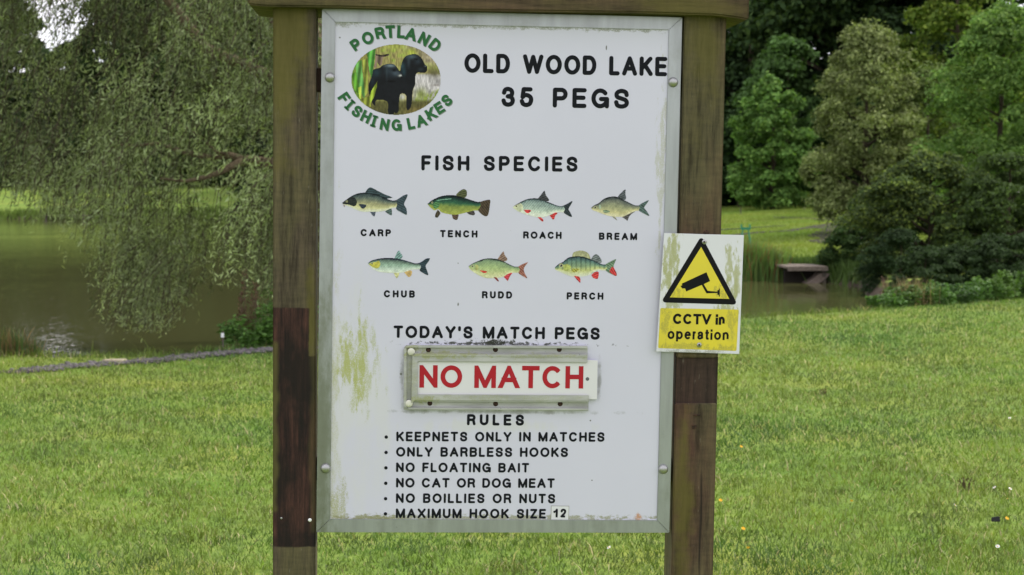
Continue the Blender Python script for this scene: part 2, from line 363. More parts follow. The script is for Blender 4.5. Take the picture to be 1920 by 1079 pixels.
# bright low tree right of the post
make_tree('bushy_tree', 'fresh green bushy tree at the back edge of the upper lawn, nearest the sign post', 'tree', XY(1448, 71), 71, 6.0, 2.1, 2.0, .1, 110, 300, .17, .115, (.105, .20, .046), 41, tr=.13, tipcol=(.16, .27, .06), nl=14, brad=(.13, .24), flat=.8)
make_tree('bushy_tree', 'mid green tree rising behind the bushy tree beside the post', 'tree', XY(1475, 76), 76, 8.0, 2.6, 2.3, .5, 46, 400, .24, .16, (.06, .115, .03), 43, tr=.16, nl=8)
# pale rounded tree
make_tree('sallow_tree', 'pale grey-green rounded tree with sparse leafy top beside the stone path', 'tree', XY(1622, 44), 44, 5.75, 1.95, 1.8, .1, 190, 340, .085, .055, (.155, .19, .068), 51, tr=.13, tipcol=(.27, .31, .12), nl=60, brad=(.10, .21), flat=.95, droop=.05)
make_tree('sallow_tree', 'olive green tree between the pale rounded tree and the bright ash-like tree', 'tree', XY(1735, 45), 45, 4.6, 1.8, 1.6, .0, 70, 480, .085, .055, (.115, .16, .046), 53, tr=.11, nl=20, brad=(.15, .3))
# yellow-green one high on the right
make_tree('maple_tree', 'yellow-green tree high at the top right above the others', 'tree', XY(1790, 60), 60, 10.6, 2.4, 2.4, 1.0, 110, 300, .17, .12, (.10, .155, .024), 61, tr=.2, tipcol=(.19, .25, .04), nl=14, flat=.8, brad=(.14, .26))
# ash-like tree far right
make_tree('ash_tree', 'bright green ash-like tree in layered sprays at the right edge', 'tree', XY(1872, 37), 37, 5.9, 1.85, 1.8, .1, 150, 330, .10, .045, (.115, .205, .048), 71, tr=.12, tipcol=(.20, .31, .07), nl=20, flat=.62, droop=.25, brad=(.13, .24))
make_tree('ash_tree', 'taller bright ash-like tree partly cut off by the right edge', 'tree', XY(1990, 35), 35, 6.2, 1.7, 1.8, .1, 120, 330, .10, .045, (.115, .205, .048), 73, tr=.13, tipcol=(.20, .31, .07), nl=18, flat=.62, droop=.25, brad=(.13, .24))
# dark layered tree overhanging the water
make_tree('yew_tree', 'dark tree with horizontal layered branches overhanging the water on the right', 'tree', XY(1745, 31.8), 31.8, 2.45, 2.0, 1.5, -.1, 160, 350, .08, .038, (.062, .094, .030), 81, tr=.11, tipcol=(.15, .20, .04), nl=34, flat=.36, droop=.30, brad=(.14, .26))
make_tree('yew_tree', 'dark spreading tree at the right edge behind the nettles', 'tree', XY(1890, 30.5), 30.5, 2.4, 1.5, 1.4, -.1, 120, 330, .075, .034, (.058, .092, .030), 83, tr=.1, tipcol=(.08, .13, .026), nl=20, flat=.36, droop=.28, brad=(.14, .26))
make_tree('waterside_bush', 'dense dark bush spilling over the bank right of the wooden platform', 'bush', XY(1590, 34.0), 34.0, 1.0, .68, .5, -.25, 44, 420, .055, .035, (.036, .072, .02), 91, tr=.03, tipcol=(.07, .115, .03), nl=8)
make_tree('waterside_bush', 'dark taller bush on the bank beside the end of the stone path', 'bush', XY(1640, 34.5), 34.5, 1.75, .7, .6, -.1, 34, 440, .06, .04, (.036, .066, .018), 93, tr=.04, tipcol=(.075, .115, .03), nl=10)
make_tree('waterside_bush', 'dark bush hanging over the water below the layered tree', 'bush', XY(1690, 29.5), 29.5, .9, .8, .6, -.35, 50, 420, .05, .03, (.03, .055, .02), 95, tr=.03, nl=8)

for i, (px, D_, h_, rx_, lb) in enumerate(((1735, 26.5, .62, .75, 'very dark low bush in the hollow behind the leafy bank clumps, left part'), (1800, 27, .75, .8, 'very dark low bush in the hollow behind the leafy bank clumps, middle part'), (1870, 26.5, .8, .8, 'very dark low bush behind the taller bright clump near the right edge'), (1940, 26, .85, .8, 'very dark low bush at the right edge behind the bank plants'))):
    make_tree('hollow_bush', lb, 'bush', XY(px, D_), D_, h_, rx_, 1.0, -.15, 40, 420, .05, .03, (.036, .062, .022), 140+i, tr=.03, nl=8)
# left: far hill wood
g_l = 'dark trees on the hill across the lake'
tC = make_tree('hill_tree', 'dark tree at the far left edge on the hill across the lake', 'tree', XY(-5, 142), 142, 20, 4.8, 4.8, .2, 80, 400, .50, .34, (.026, .046, .017), 101, g_l, tr=.35, tipcol=(.045, .08, .024), lean=(.5, 0))
for px, D, s_, szz, rz, lb in ((75, 150, .85, .60, 1.0, 'low hill tree below the bright gap of sky'), (140, 148, .8, .62, 2.1, 'low hill tree on the right of the bright gap of sky'), (205, 140, .8, .86, 3.0, 'dark hill tree right beside the bright gap of sky'),
                               (285, 146, 1.0, 1.0, 4.2, 'dark hill tree seen through the middle of the willow'), (370, 142, 1.0, 1.08, 5.5, 'dark hill tree above the long willow branch'), (450, 148, 1.1, 1.1, .5, 'dark hill tree behind the forked willow branch'), (535, 140, 1.05, 1.05, 1.7, 'dark hill tree behind the left post of the sign'),
                               (-110, 146, 1.1, 1.1, 2.9, 'dark hill tree outside the left edge')):
    dup_tree(tC, XY(px, D), D, s_, rz, lb, szz)
for px, s_, szz, rz, lb in ((30, 1.05, .82, .2, 'second-row hill tree at the far left, left of the bright gap'), (245, 1.1, 1.0, 1.9, 'second-row hill tree behind the left middle of the willow'), (330, 1.15, 1.05, 3.3, 'second-row hill tree behind the middle of the willow'), (410, 1.1, 1.1, 4.6, 'second-row hill tree behind the right middle of the willow'), (495, 1.2, 1.1, 2.6, 'second-row hill tree just left of the sign')):
    dup_tree(tC, XY(px, 158), 158, s_, rz, lb, szz)
sb = make_tree('hill_bush', 'dark bush at the foot of the hill wood at the left edge', 'bush', XY(0, 138), 138, 5.2, 4.6, 3.0, .0, 40, 400, .4, .28, (.036, .062, .02), 111, 'bushes along the crest of the far lawn', tr=.14, nl=6)
for px, s_, rz, lb in ((75, .9, 1., 'bush on the far crest beneath the low hill tree'), (150, 1., 2., 'bush on the far crest behind the left lobe of the willow'), (230, 1.1, 3., 'bush on the far crest behind the middle of the willow'), (310, 1.0, 4., 'bush on the far crest below the long willow branch'), (390, 1.15, 5., 'bush on the far crest left of the forked branch'), (470, 1., .6, 'bush on the far crest below the forked branch'), (545, 1.2, 3.8, 'bush on the far crest behind the left post')):
    dup_tree(sb, XY(px, 138), 138+s_*2, s_, rz, lb)
# dark thicket on the left shore half way, seen through the willow
th = make_tree('shore_thicket', 'dark waterside thicket half seen through the willow below the forked branch', 'bush', XY(470, 100), 110, 5.5, 3.6, 3.0, -.3, 30, 420, .3, .2, (.026, .044, .018), 121, tr=.14, nl=8)

# the willow
def willow():
    tx, ty = XY(640, 17.2), 16.6
    e = empty('willow_tree', (tx, ty, 0)); tag(e, 'large grey-green weeping willow trailing over the lake, left of the sign', 'tree')
    V = []; F = []
    def br(pts, r0, r1, n=8):
        k = len(pts); tube(V, F, [Vector(p)-e.location for p in pts], [r0+(r1-r0)*i/(k-1) for i in range(k)], n)
    b = lambda px, py, D: at(px, py, D)
    base = Vector((tx, ty, -.3))
    br([base, (tx-.05, ty+.1, .6), (tx-.02, ty+.15, 1.6), (tx+.1, ty+.3, 3.0), (tx, ty+.4, 4.6)], .26, .09, 10)
    fork = b(462, 301, 17.0)
    br([(tx-.03, ty+.1, 1.2), (tx-.3, ty+.2, 1.55), b(530, 310, 16.9), fork], .10, .055)
    br([fork, b(430, 291, 17.0), b(395, 296, 17.1), b(340, 285, 17.2), b(300, 268, 17.3), b(255, 274, 17.4), b(205, 270, 17.5)], .042, .008)
    br([fork, b(440, 309, 16.9), b(415, 322, 16.8), b(385, 333, 16.7), b(350, 340, 16.6), b(300, 335, 16.5)], .048, .01)
    br([b(430, 291, 17.0), b(405, 285, 17.0), b(380, 260, 17.0), b(330, 225, 17.1)], .02, .006)
    for (dx, dy, z1, z2) in ((-2.2, .3, 3.6, 5.0), (-3.4, -.2, 3.0, 4.6), (-1.2, 1.4, 4.0, 5.4), (1.8, .8, 3.8, 5.0), (2.8, -.2, 3.0, 4.2), (.6, 2.4, 3.6, 4.8), (-.8, -1.6, 3.6, 5.0)):
        br([(tx, ty+.3, 2.4), (tx+dx*.4, ty+.3+dy*.4, z1), (tx+dx*.75, ty+dy*.75, z2), (tx+dx, ty+dy, z2+.1)], .08, .015)
    wb = M('willow_bark', .95, .1); wn = wb.noise(9, wb.mapv((3, 3, 3)), 6, .7); wb.base(wb.ramp(wn, [(.3, (.06, .045, .028)), (.7, (.22, .17, .11))]))
    link('trunk', pyd('trunk', V, F), wb.m, e)
    r = np.random.default_rng(5)
    # lower outline of the hanging foliage (px at a reference depth of 17 m)
    bx = np.array([-500, -60, 20, 45, 75, 110, 135, 165, 205, 225, 255, 290, 325, 345, 362, 400, 425, 455, 505, 560, 700, 1000, 1400]); by = np.array([330, 335, 335, 348, 372, 395, 405, 412, 440, 500, 590, 622, 600, 545, 470, 430, 470, 520, 545, 560, 500, 470, 430])
    VV = []; NN = 0; cen = []; nclu = 700
    while len(cen) < nclu:
        px = r.uniform(-330, 1150); D = r.uniform(15.2, 20.5); py = r.uniform(-260, 620)
        if px > 600 and r.random() < .72: continue
        lo = np.interp(px, bx, by)
        if py > lo-12: continue
        rad = math.hypot(XY(px, D)-tx, D-ty-.5)
        if rad > 5.6: continue
        # light gap and dark holes in the foliage (thin places of the crown)
        q = 1.
        for hx, hy, hrx, hry, a in ((132, 32, 34, 58, .9), (190, 120, 42, 60, .9), (290, 190, 55, 30, .65), (20, 140, 28, 70, .85), (430, 345, 40, 22, .7), (400, 385, 60, 30, .5), (350, 300, 95, 20, .6), (455, 318, 30, 22, .7), (285, 200, 60, 32, .8), (195, 100, 32, 62, .7), (120, 205, 30, 30, .6), (400, 150, 35, 26, .5), (330, 70, 34, 24, .5), (90, 175, 26, 40, .6), (300, 385, 40, 22, .5), (240, 320, 36, 20, .5), (480, 230, 26, 30, .5), (60, 290, 50, 22, .3), (170, 345, 70, 25, .35)):
            if ((px-hx)/hrx)**2+((py-hy)/hry)**2 < 1: q *= 1-a
        if py > 410 and not (205 < px < 350): q *= .75
        if r.random() > q: continue
        cen.append((px, py, D, lo))
    C = []; A = []; W_ = []; colr = []
    twV = []; twF = []
    for px, py, D, lo in cen:
        p = np.array(at(px, py, D)); tone = np.clip(r.normal(1, .24), .5, 1.6)*(.20+1.5*vnoise(p[None, :], 1.3, 17)[0]); ns = r.integers(12, 20)
        zmin = 1.5-(lo-361)/3000*D+r.normal(0, .05)
        zmin = max(zmin, WATER_Z+.08)
        out = np.array([p[0]-tx, (p[1]-ty)*.4, 0.]); out /= np.linalg.norm(out)+1e-6
        for s_ in range(ns):
            q = p+r.normal(0, 1, 3)*np.array([.15, .17, .12]); L = r.uniform(.22, .62)*(1.5 if py > 330 else 1); L = min(L, max(.12, q[2]-zmin))
            n = max(4, int(L/.030)); t = np.linspace(0, 1, n)[:, None]; o2 = out*r.uniform(.1, .9)+r.normal(0, .30, 3)*np.array([1, 1, 0])
            path = q+o2*L*(t-.5*t*t)*1.1+np.array([0, 0, -1.])*L*(t*.35+.65*t*t)+.02*np.sin(t*9+r.random()*6)
            C.append(path+r.normal(0, .022, (n, 3))); d = np.array([0, 0, -.75])+o2*.6+r.normal(0, .75, (n, 3)); A.append(d)
            cl = np.array([.185, .225, .100])*tone*np.clip(r.normal(1, .15, (n, 1)), .6, 1.5); m = r.random((n, 1)) < .25
            cl = np.where(m, cl*np.array([1.35, 1.35, 1.5]), cl); colr.append(cl)
            if s_ % 2 == 0: tube(twV, twF, [path[0], path[n//2], path[-1]], [.005, .004, .002], 3)
    C = np.concatenate(C); A = np.concatenate(A); colr = np.concatenate(colr); n = len(C)
    N = rots(n, r)+np.array([0, -.2, .5]); V3, F3, cc = leaves(C-np.array([tx, ty, 0]), A, N, r.uniform(.048, .092, n), r.uniform(.011, .018, n), colr)
    link('crown', arr_mesh('crown', V3, F3, cc), WLEAF, e)
    link('twigs', pyd('twigs', np.array(twV)-np.array([tx, ty, 0]), twF), BARK, e)['kind'] = 'stuff'
    print('willow leaves', n)
willow()

# low bank plants
PLM = leaf_mat('herb', .3)
def herb(name, label, cat, x, y, rad, h, n, ll, lw, col, seed, tip=None, stems=14, group=None, spiky=False):
    r = np.random.default_rng(seed); z = gz(x, y); e = empty(name, (x, y, z)); tag(e, label, cat, group)
    ns = stems; a = r.random(ns)*6.28; q = rad*np.sqrt(r.random(ns)); sx, sy = q*np.cos(a), q*np.sin(a); sh = h*r.uniform(.55, 1.08, ns)*(1-.35*(q/rad)**2)
    V = []; F = []
    for i in range(ns): tube(V, F, [(sx[i]*.7, sy[i]*.7, -.12), (sx[i]*.9, sy[i]*.9, sh[i]*.5), (sx[i]*1.1, sy[i]*1.1, sh[i])], [.006, .005, .003], 4)
    link('stems', pyd('stems', V, F), flat_mat('stem', tuple(np.array(col)*.9), .8), e)['kind'] = 'stuff'
    k = r.integers(0, ns, n); t = r.random(n)**.75; d = rots(n, r); d[:, 2] = np.abs(d[:, 2])*(1.4 if spiky else .4); w_ = (1.1-.7*t)*(.05 if spiky else .13)*(.6+h)
    C = np.stack([sx[k]*(.7+.4*t)+d[:, 0]*w_, sy[k]*(.7+.4*t)+d[:, 1]*w_, sh[k]*t+.02], 1); A = d+np.array([0, 0, .5 if spiky else -.25])
    c = np.array(col)*np.clip(r.normal(1, .2, (n, 1)), .5, 1.6)
    if tip is not None: c = np.where((t > .72)[:, None], np.array(tip)*np.clip(r.normal(1, .2, (n, 1)), .5, 1.6), c)
    V, F, cc = leaves(C, A, rots(n, r)+np.array([0, 0, .8]), ll*r.uniform(.6, 1.3, n), lw*r.uniform(.6, 1.3, n), c); link('foliage', arr_mesh('foliage', V, F, cc), PLM, e); return e
# left cluster by the sign (nettles, dock)
NET = (.085, .17, .036)
for i, (px, py, rad, h, lb) in enumerate(((375, 655, .24, .34, 'low green nettle clump at the water edge, furthest left beside the willow tips'), (418, 652, .28, .48, 'nettle clump with a small white peg number beside it'), (455, 650, .32, .72, 'tall nettle clump between the peg number and the sign post'), (495, 647, .32, .78, 'tall nettle clump right against the left sign post'), (470, 655, .25, .3, 'low nettle clump in front of the tall ones by the left sign post'), (540, 650, .3, .6, 'nettle clump hidden behind the left post'))):
    p = ground_at(px, py-6); herb('nettle_clump', lb, 'plant', p.x, p.y, rad, h, 1300, .06, .032, NET, 200+i, stems=22, group='nettles on the bank by the willow')
p = ground_at(428, 650); herb('dock_plant', 'tall rusty brown dock in seed on the bank beside the willow', 'plant', p.x, p.y+.12, .14, .95, 900, .032, .022, (.13, .07, .045), 230, tip=(.17, .085, .06), stems=7, spiky=True)
p = ground_at(465, 650); herb('dock_plant', 'shorter reddish dock nearer the sign post', 'plant', p.x, p.y+.15, .12, .78, 500, .03, .02, (.12, .075, .05), 231, tip=(.15, .08, .06), stems=5, spiky=True)
def reed(name, label, cat, x, y, rad, h, n, col, seed, dead=.2, deadcol=(.20, .13, .06), w=.012, group=None, z=None, ry=None):
    r = np.random.default_rng(seed); z = gz(x, y) if z is None else z; e = empty(name, (x, y, z)); tag(e, label, cat, group)
    B = r.normal(0, 1, (n, 2))*np.array([rad, ry or rad*.6])*.6; hh = h*r.uniform(.5, 1.1, n); ln = r.normal(0, .16, (n, 2)); a = r.random(n)*3.14
    S = np.stack([np.cos(a), np.sin(a), 0*a], 1)*w*r.uniform(.6, 1.3, n)[:, None]/2; V = []
    for t, wk in ((0, 1), (.45, .9), (.8, .55), (1, .08)):
        c = np.stack([B[:, 0]+ln[:, 0]*hh*t*t, B[:, 1]+ln[:, 1]*hh*t*t, hh*t*(1-.1*t)-.05], 1); V += [c-S*wk, c+S*wk]
    V = np.stack(V, 1).reshape(-1, 3); o = np.arange(n)[:, None]*8; F = np.concatenate([o+np.array([[2*k, 2*k+1, 2*k+3, 2*k+2]]) for k in range(3)])
    c = np.where(r.random((n, 1)) < dead, np.array(deadcol), np.array(col))*np.clip(r.normal(1, .2, (n, 1)), .5, 1.6)
    link('blades', arr_mesh('blades', V, F, np.repeat(c, 8, 0)), PLM, e); return e
for i, (px, lb) in enumerate(((8, 'rushes at the left edge of the picture on the near shore'), (38, 'rushes right of those at the left edge on the near shore'))):
    p = ground_at(px, 669); reed('rush_clump', lb, 'reeds', p.x, p.y+.1, .15, .36-.1*i, 260, (.07, .12, .03), 240+i, .35, w=.009, group='rushes on the near shore at the left')
for i, (px, D, h, lb) in enumerate(((1360, 34.6, 1.0, 'reeds on the far bank half hidden by the camera warning sign'), (1392, 34.5, 1.05, 'reeds just right of the camera warning sign'), (1418, 34.5, .95, 'reeds midway between the warning sign and the platform'), (1446, 34.5, .85, 'reeds touching the left side of the wooden platform'))):
    reed('reed_clump', lb, 'reeds', XY(px, D), D, .24, h, 700, (.14, .235, .06), 250+i, .20, (.24, .12, .05), .020, group='reeds on the far bank by the platform', z=WATER_Z, ry=.25)
    reed_low = None
# right bank strip
for i, (px, D, rad, h, n, c_, lb) in enumerate(((1665, 20.9, .22, .20, 800, NET, 'low leafy clump at the left tip of the right bank plants'), (1690, 21.2, .26, .27, 1100, (.085, .15, .035), 'leafy clump in front of the dry grass on the right bank'), (1745, 21.5, .3, .30, 1400, NET, 'leafy clump right of the dry grass on the right bank'),
        (1790, 21.8, .3, .27, 1400, (.06, .12, .03), 'broad low clump left of the dark hollow on the right bank'), (1835, 22.2, .3, .30, 1300, NET, 'leafy clump below the dark hollow on the right bank'), (1872, 22.5, .32, .40, 1500, (.095, .17, .035), 'taller bright clump near the right edge'), (1915, 22.8, .34, .38, 1500, (.075, .14, .03), 'clump cut by the right edge of the picture'), (1960, 23, .34, .4, 1200, NET, 'clump outside the right edge'))):
    herb('nettle_clump', lb, 'plant', XY(px, D), D, rad, h, n, .06, .035, c_, 300+i, stems=20, group='leafy plants on the right bank')
reed('dry_grass_clump', 'tall straw-coloured seeding grass among the plants on the right bank', 'grass clump', XY(1705, 21.3), 21.3, .22, .46, 420, (.14, .15, .06), 320, .7, (.30, .21, .12), .006, ry=.15)
herb('dock_plant', 'brown dock in seed above the water on the right bank', 'plant', XY(1665, 21.8), 21.8, .12, .55, 420, .03, .02, (.10, .06, .045), 322, tip=(.15, .09, .07), stems=5, spiky=True)

# ---------------------------------------------------------------- lawn grass
def lawn():
    r = np.random.default_rng(77); n = 360000; D0, D1 = 5.2, 24.5
    u = r.random(n); D = (math.sqrt(D0)+u*(math.sqrt(D1)-math.sqrt(D0)))**2; X = r.uniform(-.40, .40, n)*D; P = np.stack([X, D], 1)
    sd = lake_sd(P); pp = np.array([p[:2] for p in pathpts]); dp = np.full(n, 9.)
    for i in range(len(pp)-1):
        a, b = pp[i], pp[i+1]; ab = b-a; t = np.clip(((P-a)@ab)/(ab@ab), 0, 1); dp = np.minimum(dp, np.hypot(*(P-a-t[:, None]*ab).T))
    keep = (sd > .02) & ((dp > .12) | (r.random(n) < .30+.7*(fbm(P, 2.3, 33, 2) > .53)+.55*(P[:, 0] < -2.6))); P = P[keep]; D = D[keep]; n = len(P); sd = sd[keep]
    z = np.concatenate([terrain(c) for c in np.array_split(P, 6)])
    f1 = fbm(P, 1.1, 20); f2 = fbm(P, 4.5, 30); f3 = fbm(P, .4, 40)
    f4 = vnoise(P, 16, 71); f5 = np.clip((fbm(P, 7, 91, 2)-.5)*2.6+.5, 0, 1); tall = (.55+.6*f2)*(.7+.5*f4); hh = .030*tall*r.uniform(.55, 1.45, n)*(1+.2*(D/10)); hh *= np.where(r.random(n) < .014, 2.2, 1.); hh = np.where(sd < .5, hh*1.8, hh)
    wd = (.0022+.00022*D)*r.uniform(.6, 1.4, n)*1.25
    a = r.random(n)*6.28; S = np.stack([np.cos(a), np.sin(a), 0*a], 1)*wd[:, None]/2
    la = r.random(n)*6.28; lm = hh*r.uniform(.2, 1.3, n); ln = np.stack([np.cos(la), np.sin(la)], 1)*lm[:, None]
    b = np.concatenate([P, z[:, None]-.004], 1)
    m = b+np.concatenate([ln*.35, hh[:, None]*.62], 1); t = b+np.concatenate([ln, hh[:, None]], 1)
    green = np.array([.136, .208, .034]); dark = np.array([.072, .135, .028]); yel = np.array([.28, .275, .055]); straw = np.array([.44, .37, .20])
    k = np.clip((f1-.32)*2.4, 0, 1)[:, None]; c = dark*(1-k)+green*k; k2 = np.clip((f3-.42)*3.0+(f2-.5)*1.2, 0, .8)[:, None]*.40; c = c*(1-k2)+yel*k2
    c = c*(.80+.42*f5)[:, None]*(.88+.26*f4)[:, None]
    st = (r.random(n) < (.045+.16*np.clip(f1-.5, 0, 1)+.22*np.clip(f2-.62, 0, 1))); c = np.where(st[:, None], straw, c)
    c = c*np.clip(r.normal(1, .2, (n, 1)), .5, 1.7)
    V = np.stack([b-S, b+S, m+S*.8, m-S*.8, t], 1)
    V = V.reshape(-1, 3); o = np.arange(n)[:, None]*5
    # quad folded into triangles: base quad as two + tip
    F = np.concatenate([o+np.array([[0, 1, 2]]), o+np.array([[0, 2, 3]]), o+np.array([[3, 2, 4]])])
    ob = link('lawn_grass', arr_mesh('lawn_grass', V, F, np.repeat(c, 5, 0)), leaf_mat('grass_blade', .35, .5, .3))
    tag(ob, 'short mown green grass of the lawn with straw-coloured flecks', 'grass', None, 'stuff')
lawn()
def far_grass():
    r = np.random.default_rng(78); n = 90000; D = r.uniform(34.6, 80, n); X = r.uniform(.115, .27, n)*D; P = np.stack([X, D], 1); keep = (lake_sd(P) > .15); P = P[keep]; n = len(P)
    z = terrain(P); hh = .06*r.uniform(.5, 1.5, n); a = r.random(n)*3.14; S = np.stack([np.cos(a), np.sin(a), 0*a], 1)*.02; b = np.concatenate([P, z[:, None]-.01], 1)
    t = b+np.stack([r.normal(0, .03, n), r.normal(0, .03, n), hh], 1); f = fbm(P, .5, 60)[:, None]; c = np.array([.15, .25, .04])*(1-f)+np.array([.27, .30, .06])*f; c = c*np.clip(r.normal(1, .15, (n, 1)), .5, 1.5)
    V = np.stack([b-S, b+S, t], 1).reshape(-1, 3); ob = link('far_lawn_grass', arr_mesh('far_lawn_grass', V, np.arange(n*3).reshape(-1, 3), np.repeat(c, 3, 0)), leaf_mat('far_blade', .3))
    tag(ob, 'mown grass on the sloping lawn across the water on the right', 'grass', None, 'stuff')
far_grass()
# shore fringe on the far banks
def fringe(name, label, pts, n, h, col, seed, spread=.3, w=.03):
    r = np.random.default_rng(seed); pts = np.array(pts); seg = r.integers(0, len(pts)-1, n); t = r.random((n, 1)); P = pts[seg]*(1-t)+pts[seg+1]*t+r.normal(0, spread, (n, 2))
    z = np.maximum(terrain(P), WATER_Z-.05); hh = h*r.uniform(.4, 1.2, n)*(.5+fbm(P, .8, seed)); a = r.random(n)*3.14; S = np.stack([np.cos(a), np.sin(a), 0*a], 1)*w; b = np.concatenate([P, z[:, None]-.02], 1)
    tt = b+np.stack([r.normal(0, .2, n)*hh, r.normal(0, .2, n)*hh, hh], 1); c = np.array(col)*np.clip(r.normal(1, .22, (n, 1)), .5, 1.6); V = np.stack([b-S, b+S, tt], 1).reshape(-1, 3)
    tag(link(name, arr_mesh(name, V, np.arange(n*3).reshape(-1, 3), np.repeat(c, 3, 0)), PLM), label, 'grass', None, 'stuff')
fringe('shore_grass', 'rough uncut grass along the far shore on the left', LAKE[18:23]+np.array([0, .6]), 22000, .55, (.13, .19, .04), 400, .6, .06)
fringe('bank_grass', 'rough grass fringing the far bank on the right', LAKE[12:17]+np.array([.35, .55]), 9000, .30, (.085, .14, .035), 401, .22, .02)
fringe('edge_grass', 'longer grass fringing the near bank of the lake', LAKE[2:10]-np.array([0, .05]), 9000, .12, (.10, .17, .035), 402, .12, .005)

# ---------------------------------------------------------------- small things on the banks and the lawn
def boxv(V, F, c, s, rz=0, rx=0):
    R = Matrix.Rotation(rz, 3, 'Z') @ Matrix.Rotation(rx, 3, 'X'); b = len(V)
    for dx in (-.5, .5):
        for dy in (-.5, .5):
            for dz in (-.5, .5): V.append(tuple(Vector(c)+R @ Vector((dx*s[0], dy*s[1], dz*s[2]))))
    for f in ((0, 1, 3, 2), (4, 6, 7, 5), (0, 4, 5, 1), (2, 3, 7, 6), (0, 2, 6, 4), (1, 5, 7, 3)): F.append(tuple(b+i for i in f))
def bx(name, c, s, mat, parent, rz=0, rx=0, bev=.0):
    V = []; F = []; boxv(V, F, (0, 0, 0), s, rz, rx); o = link(name, pyd(name, V, F), mat, parent); o.location = c
    if bev: finish(o.data, bev)
    return o
def finish(me, bev=.001, seg=2):
    bm = bmesh.new(); bm.from_mesh(me); bmesh.ops.recalc_face_normals(bm, faces=bm.faces)
    bmesh.ops.bevel(bm, geom=list(bm.edges), offset=bev, segments=seg, affect='EDGES', clamp_overlap=True); bm.to_mesh(me); bm.free()
oldw = M('weathered_wood', .9, .2); on = oldw.noise(12, oldw.mapv((1, 8, 8)), 5, .7); oldw.base(oldw.ramp(on, [(.3, (.05, .042, .034)), (.7, (.16, .135, .11))])).bump(on, .5, .01)
deckw = flat_mat('deck_wood', (.17, .14, .11), .85, var=.35)
D = 34.0; pc = at(1497, 499, D); pe = empty('fishing_platform', (pc.x, D, WATER_Z), .1); tag(pe, 'small weathered wooden fishing platform at the water edge on the right', 'fishing platform')
for k in range(6): bx('plank', (-.345+.14*k, 0, pc.z-WATER_Z+random.uniform(-.004, .004)), (.135, 1.3, .045), deckw, pe, 0, 0, .004)
bx('fascia_board', (0.01, -.675, pc.z-WATER_Z-.03), (.86, .035, .085), deckw, pe)
for sx in (.38,):
    for sy in (-.58, .5): bx('post', (sx, sy, (pc.z-WATER_Z)/2-.22), (.08, .08, pc.z-WATER_Z+.28), oldw.m, pe)
bx('backing_board', (0.02, -.25, (pc.z-WATER_Z)/2-.09), (.80, .06, pc.z-WATER_Z+.06), flat_mat('dark_mud', (.02, .016, .012), .9), pe)
V = []; F = []
for i in range(7):
    t = i/6; z_ = (1-t)**1.6*(pc.z-WATER_Z-.09)-.03; x_ = .30-.42*t
    V += [(x_, -.60-.1*t, z_), (x_, -.2, z_), (x_+.22, -.60-.1*t, z_-.02), (x_+.22, -.2, z_-.02)]
    if i: a = 4*(i-1); F += [(a, a+1, a+5, a+4), (a+2, a+6, a+7, a+3), (a, a+4, a+6, a+2)]
link('sheet_apron', pyd('sheet_apron', V, F), flat_mat('mud_brown', (.16, .125, .10), .8, var=.3), pe)
# rod on rest
re = at(1398, 429, 38); rz_ = gz(re.x, 38); rr_ = empty('rod_rest', (re.x, 38, rz_)); tag(rr_, 'green pole roller on legs standing on the far bank beside the warning sign', 'rod rest')
gmt = flat_mat('green_plastic', (.02, .22, .13), .4); hgt = re.z-rz_
bx('cradle', (0, 0, hgt), (.22, .08, .05), gmt, rr_, 0, 0, .006); bx('roller', (-.1, 0, hgt+.05), (.03, .09, .1), gmt, rr_); bx('roller', (.1, 0, hgt+.05), (.03, .09, .1), gmt, rr_)
V = []; F = []
for sx in (-1, 1):
    for sy in (-1, 1):
        V = []; F = []; tube(V, F, [(sx*.06, sy*.02, hgt), (sx*.16, sy*.18, -.02)], [.009, .009], 6); link('leg', pyd('leg', V, F), gmt, rr_)
a = at(1325, 433, 38); b = at(1474, 423, 38.2); e = empty('fishing_pole', a); tag(e, 'long thin dark fishing pole lying across the green rest on the far bank', 'fishing pole')
V = []; F = []; tube(V, F, [(0, 0, 0), (b-a)*.5, b-a], [.012, .009, .005], 8); link('blank', pyd('blank', V, F), flat_mat('dark_carbon', (.03, .035, .04), .3), e)
V = []; F = []; tube(V, F, [(0, 0, 0), (b-a)*.12], [.016, .015], 8); link('grip', pyd('grip', V, F), flat_mat('cork', (.08, .07, .06), .7), e)
# bag-like dark mound
p = at(1420, 452, 36.5); zz = gz(p.x, 36.5)
bm = bmesh.new(); bmesh.ops.create_icosphere(bm, subdivisions=3, radius=1)
for v in bm.verts: v.co *= 1+.12*math.sin(5*v.co.x+3*v.co.z)*math.cos(4*v.co.y); v.co = Vector((v.co.x*.17, v.co.y*.12, max(v.co.z, -.5)*.11+.05))
me = bpy.data.meshes.new('tackle_bag'); bm.to_mesh(me); bm.free(); o = link('tackle_bag', me, flat_mat('bag_cloth', (.06, .055, .075), .8)); o.location = (p.x, 36.5, zz); tag(o, 'small dark purplish bag lying on the far bank above the reeds', 'bag')
def peg(px, py, D, h, lb, plate=True, z=None, pw=.07):
    p = at(px, py, D); zz = gz(p.x, D) if z is None else z; e = empty('peg_marker', (p.x, D, zz)); tag(e, lb, 'peg marker')
    V = []; F = []; tube(V, F, [(0, 0, -.1), (0, 0, h)], [.02 if pw > .05 else .008]*2, 8); link('stake', pyd('stake', V, F), oldw.m, e)
    if plate: bx('number_plate', (0, -.022, h-.04), (pw, .006, pw*1.4), flat_mat('peg_white', (.7, .7, .7), .5), e, 0, 0, .001)
peg(1464, 480, 34.6, .42, 'thin stake with a small pale plate at the left corner of the platform')
peg(418, 640, 15.2, .2, 'short stake with a small white plate among the nettles by the willow', pw=.03)
peg(1389, 378, 66, .3, 'plain brown stake standing at the far edge of the upper lawn', False)
